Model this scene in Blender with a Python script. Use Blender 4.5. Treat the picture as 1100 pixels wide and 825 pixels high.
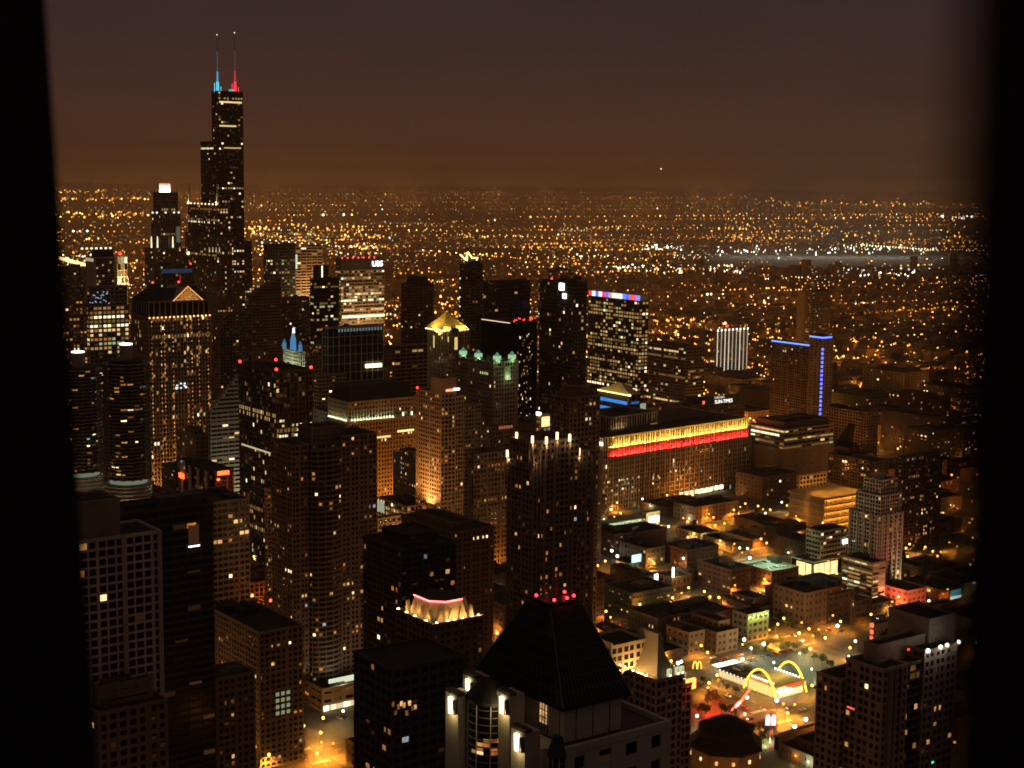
import bpy, math, random
from mathutils import Vector
D2R = math.radians
SC = bpy.context.scene
for o in list(bpy.data.objects): bpy.data.objects.remove(o)
COL = SC.collection
# ------------------------------------------------------------------ camera (observation deck, looking south-south-west)
FPX = 1666.0; BRG = D2R(36.4); PITCH = math.atan(222.5/FPX); ROLL = D2R(0.7); EYE = 314.0
FWD = (-math.sin(BRG), -math.cos(BRG)); RGT = (FWD[1], -FWD[0])
cam = bpy.data.cameras.new("camera"); camo = bpy.data.objects.new("camera", cam); COL.objects.link(camo)
cam.sensor_width = 36.0; cam.lens = 36.0*FPX/1100.0
cam.clip_start = 0.05; cam.clip_end = 150000.0
camo.location = (0, 0, EYE)
_f = Vector((FWD[0]*math.cos(PITCH), FWD[1]*math.cos(PITCH), -math.sin(PITCH)))
_q = _f.to_track_quat('-Z', 'Y')
camo.rotation_mode = 'QUATERNION'
from mathutils import Quaternion
camo.rotation_quaternion = _q @ Quaternion((0, 0, 1), ROLL)
cam.dof.use_dof = True; cam.dof.focus_distance = 1500.0; cam.dof.aperture_fstop = 3.4
SC.camera = camo
# ------------------------------------------------------------------ world: night sky lit by the city
W = bpy.data.worlds.new("World"); SC.world = W; W.use_nodes = True
nt = W.node_tree; nt.nodes.clear()
wo = nt.nodes.new("ShaderNodeOutputWorld"); bg = nt.nodes.new("ShaderNodeBackground")
tc = nt.nodes.new("ShaderNodeTexCoord"); sx = nt.nodes.new("ShaderNodeSeparateXYZ")
rp = nt.nodes.new("ShaderNodeValToRGB"); mp = nt.nodes.new("ShaderNodeMapping"); nz = nt.nodes.new("ShaderNodeTexNoise")
mr = nt.nodes.new("ShaderNodeMapRange"); mx = nt.nodes.new("ShaderNodeMix"); mx.data_type = 'RGBA'; mx.blend_type = 'MULTIPLY'
mx.inputs[0].default_value = 1.0
nt.links.new(tc.outputs["Generated"], sx.inputs[0]); nt.links.new(sx.outputs[2], rp.inputs[0])
nt.links.new(tc.outputs["Generated"], mp.inputs[0]); mp.inputs["Scale"].default_value = (7, 7, 22)
nt.links.new(mp.outputs[0], nz.inputs[0]); nz.inputs["Scale"].default_value = 1.6; nz.inputs["Detail"].default_value = 4
nt.links.new(nz.outputs[0], mr.inputs[0]); mr.inputs[1].default_value = .3; mr.inputs[2].default_value = .7
mr.inputs[3].default_value = .94; mr.inputs[4].default_value = 1.06
nt.links.new(rp.outputs[0], mx.inputs[6]); nt.links.new(mr.outputs[0], mx.inputs[7])
nt.links.new(mx.outputs[2], bg.inputs[0]); nt.links.new(bg.outputs[0], wo.inputs[0])
bg.inputs[1].default_value = 1.08
cr = rp.color_ramp
SKY = [(0.0, (.125, .046, .014)), (.004, (.075, .0275, .0105)), (.015, (.040, .0172, .0112)), (.030, (.050, .0215, .0138)), (.06, (.046, .0215, .0168)),
       (.115, (.033, .0195, .0225)), (.4, (.042, .027, .021)), (1.0, (.050, .032, .023))]
cr.elements[0].position = SKY[0][0]; cr.elements[0].color = SKY[0][1]+(1,)
cr.elements[1].position = SKY[-1][0]; cr.elements[1].color = SKY[-1][1]+(1,)
for p_, c_ in SKY[1:-1]:
    e_ = cr.elements.new(p_); e_.color = c_+(1,)
VS = SC.view_settings; VS.view_transform = 'Standard'; VS.look = 'None'; VS.exposure = 0.0; VS.gamma = 1.0; VS.use_curve_mapping = False
CY = SC.cycles
CY.max_bounces = 4; CY.diffuse_bounces = 1; CY.glossy_bounces = 2; CY.transmission_bounces = 2; CY.volume_bounces = 0; CY.transparent_max_bounces = 4
CY.use_denoising = True; CY.use_light_tree = True; CY.filter_width = 1.7; CY.caustics_reflective = False; CY.caustics_refractive = False
CY.sample_clamp_direct = 0; CY.sample_clamp_indirect = 2.0
LAMP = 1.1     # master level of the street lamps
# ------------------------------------------------------------------ pixel <-> place
def ray(x, y):
    u = (x-550)/FPX; v = (412.5-y)/FPX
    u, v = u*math.cos(ROLL)-v*math.sin(ROLL), u*math.sin(ROLL)+v*math.cos(ROLL)
    fw = math.cos(PITCH)+v*math.sin(PITCH); up = -math.sin(PITCH)+v*math.cos(PITCH)
    return (FWD[0]*fw+RGT[0]*u, FWD[1]*fw+RGT[1]*u, up)
def at(x, y, D):
    d = ray(x, y); h = math.hypot(d[0], d[1]); return (d[0]/h*D, d[1]/h*D, EYE+d[2]/h*D)
def atz(x, y, z):
    d = ray(x, y); t = (z-EYE)/d[2]; return (d[0]*t, d[1]*t, z)
def gnd(x, y): return atz(x, y, 0.0)
def proj(X, Y, Z):
    dz = Z-EYE; a = X*FWD[0]+Y*FWD[1]; u = X*RGT[0]+Y*RGT[1]
    fw = a*math.cos(PITCH)-dz*math.sin(PITCH); up = a*math.sin(PITCH)+dz*math.cos(PITCH)
    if fw < 1: return (-9999, -9999)
    u /= fw; v = up/fw
    u, v = u*math.cos(ROLL)+v*math.sin(ROLL), -u*math.sin(ROLL)+v*math.cos(ROLL)
    return 550+u*FPX, 412.5-v*FPX
def corner(xl, xc, xr, yt, D):
    X, Y, Z = at(xc, yt, D)
    def solve(dx, dy, xt):
        lo, hi = 0., 400.
        for _ in range(40):
            m = (lo+hi)/2; p = proj(X+dx*m, Y+dy*m, Z)[0]
            if (p < xt) == (xt > xc): lo = m
            else: hi = m
        return lo
    return X, Y, Z, (solve(-1, 0, xr) if xr > xc else 12.0), (solve(0, -1, xl) if xl < xc else 12.0)
# ------------------------------------------------------------------ materials
MATS = {}
def new_mat(n):
    m = bpy.data.materials.new(n); m.use_nodes = True; t = m.node_tree; return m, t, t.nodes["Principled BSDF"]
def wall(col, rough=.85, var=.25, scale=.06):
    k = ("w",)+tuple(round(c, 3) for c in col)+(rough, var, scale)
    if k in MATS: return MATS[k]
    m, t, b = new_mat("masonry"); n = t.nodes.new("ShaderNodeTexNoise"); c = t.nodes.new("ShaderNodeTexCoord"); r = t.nodes.new("ShaderNodeMapRange")
    mp = t.nodes.new("ShaderNodeMapping"); mp.inputs["Scale"].default_value = (1, 1, .35)
    n2 = t.nodes.new("ShaderNodeTexNoise"); n2.inputs["Scale"].default_value = scale*14; ad = t.nodes.new("ShaderNodeMath"); ad.operation = 'MULTIPLY_ADD'
    n.inputs["Scale"].default_value = scale; n.inputs["Detail"].default_value = 5
    t.links.new(c.outputs["Object"], mp.inputs[0]); t.links.new(mp.outputs[0], n.inputs[0]); t.links.new(mp.outputs[0], n2.inputs[0])
    ad.inputs[1].default_value = .35; t.links.new(n2.outputs[0], ad.inputs[0]); t.links.new(n.outputs[0], ad.inputs[2])
    t.links.new(ad.outputs[0], r.inputs[0]); r.inputs[1].default_value = .4; r.inputs[2].default_value = .95; r.inputs[3].default_value = 1-var; r.inputs[4].default_value = 1+var
    x = t.nodes.new("ShaderNodeMix"); x.data_type = 'RGBA'; x.blend_type = 'MULTIPLY'; x.inputs[0].default_value = 1; x.inputs[6].default_value = tuple(col)+(1,)
    t.links.new(r.outputs[0], x.inputs[7]); t.links.new(x.outputs[2], b.inputs["Base Color"]); b.inputs["Roughness"].default_value = rough
    MATS[k] = m; return m
def plain(n, col, rough=.6, metal=0.0):
    k = ("p", n)
    if k in MATS: return MATS[k]
    m, t, b = new_mat(n); b.inputs["Base Color"].default_value = tuple(col)+(1,); b.inputs["Roughness"].default_value = rough; b.inputs["Metallic"].default_value = metal
    MATS[k] = m; return m
def glow(col, s, sample=False, noise=0.0):
    k = ("e",)+tuple(round(c, 3) for c in col)+(round(s, 3), sample, noise)
    if k in MATS: return MATS[k]
    m = bpy.data.materials.new("light"); m.use_nodes = True; t = m.node_tree; t.nodes.clear()
    o = t.nodes.new("ShaderNodeOutputMaterial"); e = t.nodes.new("ShaderNodeEmission"); e.inputs[0].default_value = tuple(col)+(1,); e.inputs[1].default_value = s
    if noise:
        c = t.nodes.new("ShaderNodeTexCoord"); n = t.nodes.new("ShaderNodeTexNoise"); n.inputs["Scale"].default_value = .9; r = t.nodes.new("ShaderNodeMapRange")
        oi = t.nodes.new("ShaderNodeObjectInfo"); mu = t.nodes.new("ShaderNodeMath"); mu.operation = 'MULTIPLY_ADD'; mu.inputs[1].default_value = .9; mu.inputs[2].default_value = .45
        t.links.new(oi.outputs["Random"], mu.inputs[0])
        t.links.new(c.outputs["Object"], n.inputs[0]); t.links.new(n.outputs[0], r.inputs[0]); r.inputs[1].default_value = .35; r.inputs[2].default_value = .7
        r.inputs[3].default_value = s*(1-noise); r.inputs[4].default_value = s*(1+noise)
        m2 = t.nodes.new("ShaderNodeMath"); m2.operation = 'MULTIPLY'; t.links.new(r.outputs[0], m2.inputs[0]); t.links.new(mu.outputs[0], m2.inputs[1])
        t.links.new(m2.outputs[0], e.inputs[1])
    t.links.new(e.outputs[0], o.inputs[0])
    m.cycles.emission_sampling = 'AUTO' if sample else 'NONE'
    MATS[k] = m; return m
GLASS = plain("dark_glass", (.012, .013, .015), .12)
GLASSW = plain('curtained_glass', (.055, .045, .036), .3)
GLASSB = plain("tinted_glass", (.02, .022, .026), .2)
ROOFM = wall((.035, .032, .03), .95, .5, .15)
ROOFL = wall((.11, .10, .09), .95, .4, .12)
METAL = plain("grey_metal", (.18, .18, .18), .45, .6)
BLACKM = plain("black_metal", (.015, .015, .016), .4, .3)
RED = glow((1, .03, .03), 6.0)
HOME = [glow((1, .42, .11), .2, noise=.5), glow((1, .46, .13), .48, noise=.5), glow((1, .53, .18), 1.0, noise=.4), glow((1, .72, .36), 2.0, noise=.3), glow((1, .32, .07), .45, noise=.5), glow((.75, .9, 1), .4, noise=.4)]
HOMEW = [7, 7, 4, 2, 5, 1]
OFFC = [glow((1, .56, .18), .16), glow((1, .60, .2), .4), glow((1, .68, .28), .9), glow((1, .84, .5), 1.7), glow((.8, 1, .55), .45), glow((1, .42, .11), .35)]
OFFW = [8, 7, 4, 2, 2, 4]
DIM = [glow((1, .42, .13), .022), glow((1, .45, .14), .05), glow((1, .38, .1), .10), glow((.8, .85, .6), .03)]
AMB = (1, .34, .035)
# ------------------------------------------------------------------ mesh builder
class MB:
    def __init__(s): s.v = []; s.f = []; s.m = []; s.mats = []; s.sm = False
    def mi(s, m):
        if m not in s.mats: s.mats.append(m)
        return s.mats.index(m)
    def poly(s, pts, m):
        b = len(s.v); s.v += [tuple(p) for p in pts]; s.f.append(tuple(range(b, b+len(pts)))); s.m.append(s.mi(m))
    def box(s, x0, x1, y0, y1, z0, z1, m):
        if x0 > x1: x0, x1 = x1, x0
        if y0 > y1: y0, y1 = y1, y0
        b = len(s.v); k = s.mi(m)
        s.v += [(x0, y0, z0), (x1, y0, z0), (x1, y1, z0), (x0, y1, z0), (x0, y0, z1), (x1, y0, z1), (x1, y1, z1), (x0, y1, z1)]
        for q in ((0, 3, 2, 1), (4, 5, 6, 7), (0, 1, 5, 4), (1, 2, 6, 5), (2, 3, 7, 6), (3, 0, 4, 7)): s.f.append(tuple(b+i for i in q)); s.m.append(k)
    def loft(s, rings, m, cap=True, top=None):
        k = s.mi(m); b = len(s.v); n = len(rings[0])
        for r in rings: s.v += [tuple(p) for p in r]
        for i in range(len(rings)-1):
            for j in range(n):
                s.f.append((b+i*n+j, b+i*n+(j+1) % n, b+(i+1)*n+(j+1) % n, b+(i+1)*n+j)); s.m.append(k)
        if cap:
            s.f.append(tuple(b+(len(rings)-1)*n+j for j in range(n))); s.m.append(s.mi(top) if top else k)
            s.f.append(tuple(b+j for j in reversed(range(n)))); s.m.append(k)
    def prism(s, pts, z0, z1, m, top=None): s.loft([[(x, y, z0) for x, y in pts], [(x, y, z1) for x, y in pts]], m, True, top)
    def cyl(s, x, y, z0, z1, r0, r1, m, n=8):
        s.loft([[(x+r0*math.cos(6.2832*i/n), y+r0*math.sin(6.2832*i/n), z0) for i in range(n)], [(x+r1*math.cos(6.2832*i/n), y+r1*math.sin(6.2832*i/n), z1) for i in range(n)]], m)
    def tube(s, pts, r, m, n=6):
        pts = [Vector(p) for p in pts]; rings = []
        for i, p in enumerate(pts):
            d = (pts[min(i+1, len(pts)-1)]-pts[max(i-1, 0)]).normalized()
            a = d.cross(Vector((0, 0, 1)));  a = a if a.length > .01 else d.cross(Vector((1, 0, 0)))
            a.normalize(); b = a.cross(d)
            rings.append([p+(a*math.cos(6.2832*k/n)+b*math.sin(6.2832*k/n))*r for k in range(n)])
        s.loft(rings, m)
    def octa(s, x, y, z, r, m):
        b = len(s.v); k = s.mi(m)
        s.v += [(x+r, y, z), (x-r, y, z), (x, y+r, z), (x, y-r, z), (x, y, z+r), (x, y, z-r)]
        for q in ((0, 2, 4), (2, 1, 4), (1, 3, 4), (3, 0, 4), (2, 0, 5), (1, 2, 5), (3, 1, 5), (0, 3, 5)): s.f.append(tuple(b+i for i in q)); s.m.append(k)
    def ball(s, x, y, z, r, m, nu=10, nv=6):
        s.loft([[(x+r*math.sin(math.pi*(i+.02)/(nv+.04))*math.cos(6.2832*j/nu), y+r*math.sin(math.pi*(i+.02)/(nv+.04))*math.sin(6.2832*j/nu), z-r*math.cos(math.pi*i/nv)) for j in range(nu)] for i in range(nv+1)], m)
    def fbox(s, o, t, n, a0, a1, z0, z1, d0, d1, m):
        """box on a facade: o start corner, t along, n outward; d measured inwards from the facade plane"""
        P = lambda a, d, z: (o[0]+t[0]*a-n[0]*d, o[1]+t[1]*a-n[1]*d, z)
        b = len(s.v); k = s.mi(m)
        s.v += [P(a0, d0, z0), P(a1, d0, z0), P(a1, d0, z1), P(a0, d0, z1), P(a0, d1, z0), P(a1, d1, z0), P(a1, d1, z1), P(a0, d1, z1)]
        for q in ((0, 1, 2, 3), (0, 3, 7, 4), (1, 5, 6, 2), (3, 2, 6, 7), (0, 4, 5, 1)): s.f.append(tuple(b+i for i in q)); s.m.append(k)
    def fquad(s, o, t, n, a0, a1, z0, z1, d, m):
        P = lambda a, z: (o[0]+t[0]*a-n[0]*d, o[1]+t[1]*a-n[1]*d, z)
        s.poly([P(a0, z0), P(a1, z0), P(a1, z1), P(a0, z1)], m)
    def mesh(s, name):
        me = bpy.data.meshes.new(name); me.from_pydata(s.v, [], s.f)
        for m in s.mats: me.materials.append(m)
        me.polygons.foreach_set("material_index", s.m)
        if s.sm: me.polygons.foreach_set("use_smooth", [True]*len(s.f))
        me.update(); return me
    def build(s, name, parent=None, loc=None):
        o = bpy.data.objects.new(name, s.mesh(name)); COL.objects.link(o)
        if parent: o.parent = parent
        if loc: o.location = loc
        return o
def tag(o, label=None, cat=None, group=None, kind=None):
    if label: o["label"] = label
    if cat: o["category"] = cat
    if group: o["group"] = group
    if kind: o["kind"] = kind
    return o
def empty(name, loc, rz=0.0):
    o = bpy.data.objects.new(name, None); COL.objects.link(o); o.location = loc; o.rotation_euler = (0, 0, rz); o.empty_display_size = 2; return o
def plight(loc, power, col=AMB, r=.3, parent=None, spot=None, aim=None):
    l = bpy.data.lights.new("lamp_or_fill_light", 'SPOT' if spot else 'POINT'); l.energy = power; l.color = col; l.shadow_soft_size = r
    o = bpy.data.objects.new("lamp_or_fill_light", l); COL.objects.link(o); o.location = loc
    if spot: l.spot_size = D2R(spot); l.spot_blend = .8; o.rotation_euler = Vector(aim).to_track_quat('-Z', 'Y').to_euler()
    if parent: o.parent = parent
    return o
def alight(loc, sx_, sy_, power, col, aim, parent=None, up='Y'):
    l = bpy.data.lights.new("flood_light", 'AREA'); l.shape = 'RECTANGLE'; l.size = sx_; l.size_y = sy_; l.energy = power; l.color = col
    o = bpy.data.objects.new("flood_light", l); COL.objects.link(o); o.location = loc; o.rotation_euler = Vector(aim).to_track_quat('-Z', up).to_euler()
    if parent: o.parent = parent
    return o
def text(body, size, m, loc, face, parent, name="lettering", ext=.08):
    c = bpy.data.curves.new(name, 'FONT'); c.body = body; c.size = size; c.align_x = 'CENTER'; c.align_y = 'CENTER'; c.extrude = ext; c.materials.append(m)
    t = bpy.data.objects.new(name, c); COL.objects.link(t); bpy.context.view_layer.update()
    me = bpy.data.meshes.new_from_object(t.evaluated_get(bpy.context.evaluated_depsgraph_get())); bpy.data.objects.remove(t)
    o = bpy.data.objects.new(name, me); COL.objects.link(o); o.location = loc; o.rotation_euler = (D2R(90), 0, D2R(180 if face == 'N' else 90)); o.parent = parent; return o
# ------------------------------------------------------------------ buildings
FOOT = []      # footprints (x0,x1,y0,y1) of hand-placed buildings
LAND = []      # landmarks (px, py, short name)
ST0 = dict(col=(.22, .14, .09), glass=GLASS, bw=3.6, fh=3.4, pf=.35, sf=.38, lp=.05, pal='home', dep=.35, runs=0.0, style='grid', litmax=999, zlit=(0, 1e9), roof=None, parapet=.9)
class Bldg:
    def __init__(s, name, label, loc, cat='building', rz=0.0, near=False, seed=None, **st):
        s.root = tag(empty(name, loc, rz), label, cat); s.wall = MB(); s.roof = MB(); s.near = near; s.st = dict(ST0); s.st.update(st)
        s.R = random.Random(seed if seed is not None else label); s.nwin = 0; s.loc = loc; s.stuffwin = MB(); s.grp = s.R.choice((0, 2, 2, 3, 4, 5)); s.hgrp = s.R.choice((0, 0, 4, 6, 9)); s.dimp = s.st.get('dimp', s.R.choice((.05, .1, .16, .24)))
    def pick(s, st):
        if st['pal'] == 'home': return s.R.choices(HOME, HOMEW)[0]
        return s.R.choices(OFFC, OFFW)[0]
    def face(s, o, t, n, Wd, z0, z1, st, first=0.0):
        d = st['dep']; wm = wall(st['col']); mb = s.wall
        nf = max(1, round((z1-z0)/st['fh'])); fh = (z1-z0)/nf; nb = max(1, round(Wd/st['bw'])); bw = Wd/nb
        pw = bw*st['pf']; sh = fh*st['sf']; grp = s.grp; hg = s.hgrp
        pd, sd = (.04, .09) if st['style'] != 'bands' else (.10, .03)
        if st['style'] != 'bands' or st['pf'] > 0:
            for i in range(1, nb):
                k_ = 1.0 if not grp else (1.35 if i % grp == 0 else .72); q_ = pw*k_/2
                mb.fbox(o, t, n, i*bw-q_, i*bw+q_, z0, z1, pd+(0 if not grp or i % grp == 0 else .06), d+.05, wm)
        if st['sf'] > 0:
            for j in range(nf+1):
                q_ = sh/2*(1.0 if not hg or j in (nf, nf-1, 2) or j % hg == 0 else .9)*(1.5 if hg and (j % hg == 0 or j == 2) else 1); a = max(z0, z0+j*fh-sh/2); b = min(z1, z0+j*fh+q_)
                if b-a > .05: mb.fbox(o, t, n, .25, Wd-.25, a, b, sd, d+.05, wm)
        # lit windows
        for j in range(nf):
            zz = z0+j*fh
            if not (st['zlit'][0] <= zz <= st['zlit'][1]): continue
            run = None; rowp = st['lp']*1.35*s.R.choice((.25, .6, 1, 1, 1.6))
            if st['runs'] and s.R.random() < st['runs']: rowp = s.R.uniform(.55, .98); run = s.pick(st)
            skip = 0
            for i in range(nb):
                if skip: skip -= 1; continue
                if s.R.random() < rowp:
                    m = run if run and s.R.random() < .75 else s.pick(st); k = 2 if (s.R.random() < .25 and i < nb-1 and st['pal'] == 'home') else 1
                    for q in range(k):
                        ii = i+q; g = .08
                        a0 = ii*bw+pw/2-g; a1 = (ii+1)*bw-pw/2+g; b0 = zz+sh/2-.03; b1 = zz+fh-sh/2+.03
                        if st['pal'] == 'home' and s.R.random() < .35: a1 = a0+(a1-a0)*s.R.uniform(.45, .8)
                        if s.near:
                            s.nwin += 1
                            P = lambda a, dd, z: (o[0]+t[0]*a-n[0]*dd, o[1]+t[1]*a-n[1]*dd, z)
                            if s.nwin <= 100:
                                w = MB(); w.fbox(o, t, n, a0, a1, b0, b1, d-.05, d+.02, m); w.build('window', s.root)
                            else: s.stuffwin.fbox(o, t, n, a0, a1, b0, b1, d-.05, d+.02, m)
                        else: mb.fquad(o, t, n, a0, a1, b0, b1, d-.05, m)
                    skip = k-1
                elif s.R.random() < s.dimp*(.35 if s.near or st['style'] == 'bands' else 1):
                    g = .08; b0 = zz+sh/2; b1 = zz+fh-sh/2; a0 = i*bw+pw/2-g; a1 = (i+1)*bw-pw/2+g; b1 -= (b1-b0)*s.R.choice((0, .3, .5)); mb.fquad(o, t, n, a0, a1, b0, b1, d-.04, s.R.choices(DIM, (7, 2, 0, 0) if s.near else (5, 3, 2, 2))[0])
    def mass(s, x0, x1, y0, y1, z0, z1, faces='NE', roofunits=True, parapet=True, **kw):
        st = dict(s.st); st.update(kw); d = st['dep']; wm = wall(st['col'])
        s.wall.box(x0+d, x1-d, y0+d, y1-d, z0, z1-.35, st['glass'])
        c = max(d+.25, st['bw']*st['pf']*.6+.1)
        for cx, cy in ((x1-c, y1-c), (x0, y1-c), (x1-c, y0), (x0, y0)): s.wall.box(cx, cx+c, cy, cy+c, z0, z1-.01, wm)
        if 'N' in faces: s.face((x1, y1), (-1, 0), (0, 1), x1-x0, z0, z1, st)
        else: s.wall.box(x0+.3, x1-.3, y1-d-.05, y1-.05, z0, z1-.02, wm)
        if 'E' in faces: s.face((x1, y1), (0, -1), (1, 0), y1-y0, z0, z1, st)
        else: s.wall.box(x1-d-.05, x1-.05, y0+.3, y1-.3, z0, z1-.02, wm)
        s.wall.box(x0+.05, x0+d+.05, y0+.3, y1-.3, z0, z1-.02, wm); s.wall.box(x0+.3, x1-.3, y0+.05, y0+d+.05, z0, z1-.02, wm)
        if parapet: s.cap(x0, x1, y0, y1, z1, wm, st['parapet'], st['roof'])
        if roofunits and x1-x0 > 9 and y1-y0 > 9:
            for _ in range(s.R.randint(1, 3)):
                a = s.R.uniform(2.5, (x1-x0)*.45); b = s.R.uniform(2.5, (y1-y0)*.45); ux = s.R.uniform(x0+1.5, x1-a-1.5); uy = s.R.uniform(y0+1.5, y1-b-1.5)
                u = MB(); u.box(ux, ux+a, uy, uy+b, z1-.2, z1+s.R.uniform(1.5, 4.0), ROOFL if s.R.random() < .4 else ROOFM); u.build('rooftop_unit', s.root)
    def cap(s, x0, x1, y0, y1, z, wm, h=.9, rm=None):
        s.roof.box(x0+.2, x1-.2, y0+.2, y1-.2, z-.3, z+.02, rm or ROOFM)
        e = .12; q = .55
        s.roof.box(x0-e, x1+e, y1-q, y1+e, z-.25, z+h, wm); s.roof.box(x0-e, x1+e, y0-e, y0+q, z-.25, z+h, wm)
        s.roof.box(x1-q, x1+e, y0+q, y1-q, z-.25, z+h-.01, wm); s.roof.box(x0-e, x0+q, y0+q, y1-q, z-.25, z+h-.01, wm); s.roof.build('roof', s.root); s.roof = MB()
    def lit(s, name, m, *b):
        w = MB(); w.box(*b, m); return w.build(name, s.root)
    def beacon(s, x, y, z, r=1.0, m=None, name='beacon'):
        w = MB(); w.ball(x, y, z+r+.6, r, m or RED, 8, 5); w.cyl(x, y, z-.3, z+.8, .15, .15, BLACKM, 5); return w.build(name, s.root)
    def done(s):
        if s.wall.f: s.wall.build('wall', s.root)
        if s.roof.f: s.roof.build('roof', s.root)
        if s.stuffwin.f: tag(s.stuffwin.build('windows', s.root), kind='stuff')
        return s
def T(name, label, xl, xc, xr, yt, D, dp=None, w=None, base=0.0, foot=True, cat='building', short=None, main=True, rz=0.0, faces='NE', **st):
    X, Y, Z, Wd, Dp = corner(xl, xc, xr, yt, D)
    if xl >= xc or dp: Dp = dp or max(18, Wd*.6)
    if w: Wd = w
    near = st.pop('near', False)
    b = Bldg(name, label, (X, Y, 0), cat, rz, near, **st)
    b.W, b.D, b.H, b.X, b.Y = Wd, Dp, Z, X, Y
    if main: b.mass(-Wd, 0, -Dp, 0, base, Z, faces)
    if foot: FOOT.append((X-Wd, X, Y-Dp, Y))
    if short: LAND.append(((xl+xr)/2, yt, short, D))
    return b
def onx(px, py, X):
    d = ray(px, py); t = X/d[0]; return (X, d[1]*t, EYE+d[2]*t)
def ony(px, py, Y):
    d = ray(px, py); t = Y/d[1]; return (d[0]*t, Y, EYE+d[2]*t)
BROWN = (.24, .15, .09); DKBRN = (.13, .085, .055); TAN = (.42, .32, .22); STONE = (.45, .38, .29); CONC = (.34, .31, .27); DKGL = (.03, .03, .032); WHITE = (.66, .62, .55); BRICK = (.26, .11, .06); DKST = (.09, .075, .06)
# ================================================================== the far skyline
# black stepped skyscraper with two antennas
b = T('skyscraper', 'tallest tower, black and stepped, with one blue and one red lit antenna on top', 224.4, 234, 261, 98, 2440, cat='skyscraper', main=False, foot=False, short='tall black antenna tower', col=(.022, .021, .021), bw=4.6, fh=4.0, pf=.35, sf=.35, pal='office', lp=.05, runs=.10, dep=.5)
Z = b.H; w1 = b.W
b.mass(-w1, 0, -23, 0, 0, Z, roofunits=False)
w2 = w1+21; zl = at(214, 152, 2445)[2]; b.mass(-w1+.5, 8, -47, -1.0, 0, zl, runs=.14, roofunits=False)
zr = at(266, 260, 2445)[2]; b.mass(-w1-13, -w1, -48, -1.5, 0, zr, roofunits=False)
b.lit('lit_floor', glow((1, .72, .32), 1.1), -w1+2, -2, .02, .1, Z-17, Z-14.5)
b.lit('lit_floor', glow((1, .72, .32), .9), -w1+12, -2, .02, .1, Z-53, Z-50.5)
b.lit('lit_floor', glow((1, .72, .32), .6), -w1+4, -9, .02, .1, zl-10, zl-8)
for px, tip, col, wl in ((233.8, 38, (.1, .62, 1), glow((.12, .62, .85), 1.1)), (252.6, 36, (1, .05, .07), glow((1, .04, .07), 1.3))):
    p = ony(px, 98, b.Y-12); q = ony(px, tip, b.Y-12); ax, ay = p[0]-b.X, -12.0; h = q[2]-Z
    m = MB(); m.cyl(ax, ay, Z-1, Z+h*.18, 2.6, 2.3, wl, 8); m.cyl(ax, ay, Z+h*.18, Z+h*.36, 1.6, 1.3, glow(tuple(c*.9+.02 for c in col), .6), 8)
    m.cyl(ax, ay, Z+h*.36, Z+h*.72, 1.0, .8, glow(tuple(c*.25+.16 for c in col), .25), 8); m.cyl(ax, ay, Z+h*.72, Z+h, .6, .3, METAL, 6)
    a = m.build('antenna', b.root); m = MB(); m.ball(ax, ay, Z+h+1, 1.0, glow((1, 1, 1), 1.2)); m.build('beacon', a)
    m = MB(); m.cyl(ax+5, ay, Z-1, Z+13, .9, .7, wl, 6); m.build('mast', b.root)
    m = MB(); m.cyl(ax-5.5, ay, Z-1, Z+8, .9, .7, wl, 6); m.build('mast', b.root)
b.lit('roof_light', glow((.2, .6, .8), .8), -w1+13, -w1+20, -8, -5, Z+1, Z+4); b.done()
# granite tower with four lit spires before it
b = T('spired_tower', 'granite tower with lit corner spires standing right before the black antenna tower', 198, 232, 249, 221, 2290, cat='skyscraper', main=False, foot=False, short='twin-spired granite tower', col=(.10, .085, .07), bw=4.2, fh=4.0, pf=.45, sf=.3, pal='office', lp=.06, runs=.05)
Z = b.H; b.mass(-b.W, 0, -b.D, 0, 0, Z-42, roofunits=False); b.mass(-b.W+4, -3, -b.D+6, -3, Z-42.5, Z, roofunits=False)
wm = glow((1, .7, .32), 1.5)
for i in range(9):
    y = -4-i*(b.D-10)/8; m = MB(); m.ball(-2.6, y, Z+1.8, 1.3, glow((1, .68, .28), 2.2)); m.build('crown_light', b.root)
for x, y in ((-4.5, -5), (-4.5, -b.D+8)):
    m = MB(); m.box(x-2, x+2, y-2, y+2, Z, Z+6, wall(STONE)); m.loft([[(x-1.5, y-1.5, Z+6), (x+1.5, y-1.5, Z+6), (x+1.5, y+1.5, Z+6), (x-1.5, y+1.5, Z+6)], [(x-.3, y-.3, Z+33), (x+.3, y-.3, Z+33), (x+.3, y+.3, Z+33), (x-.3, y+.3, Z+33)]], wall(STONE)); m.build('spire', b.root)
    alight((x+4.5, y+2, Z+1), 3, 3, 3800, (1, .72, .4), (-.28, -.1, 1), b.root)
for k in range(4):
    p = onx(225+k*3.6, 270, b.X+.6); y = p[1]-b.Y; m = MB(); m.box(.1, 1.2, y-1, y+1, p[2]-5, p[2]-1, wall(STONE)); m.loft([[(.1, y-.9, p[2]-1), (1.2, y-.9, p[2]-1), (1.2, y+.9, p[2]-1), (.1, y+.9, p[2]-1)], [(.4, y-.1, p[2]+6), (.8, y-.1, p[2]+6), (.8, y+.1, p[2]+6), (.4, y+.1, p[2]+6)]], glow((1, .75, .4), .8)); m.build('pinnacle', b.root)
p = onx(202.5, 272, b.X+.6); m = MB(); m.ball(.8, p[1]-b.Y, p[2], 2.6, glow((1, .6, .25), 3)); m.build('lamp', b.root)
b.done()
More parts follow.
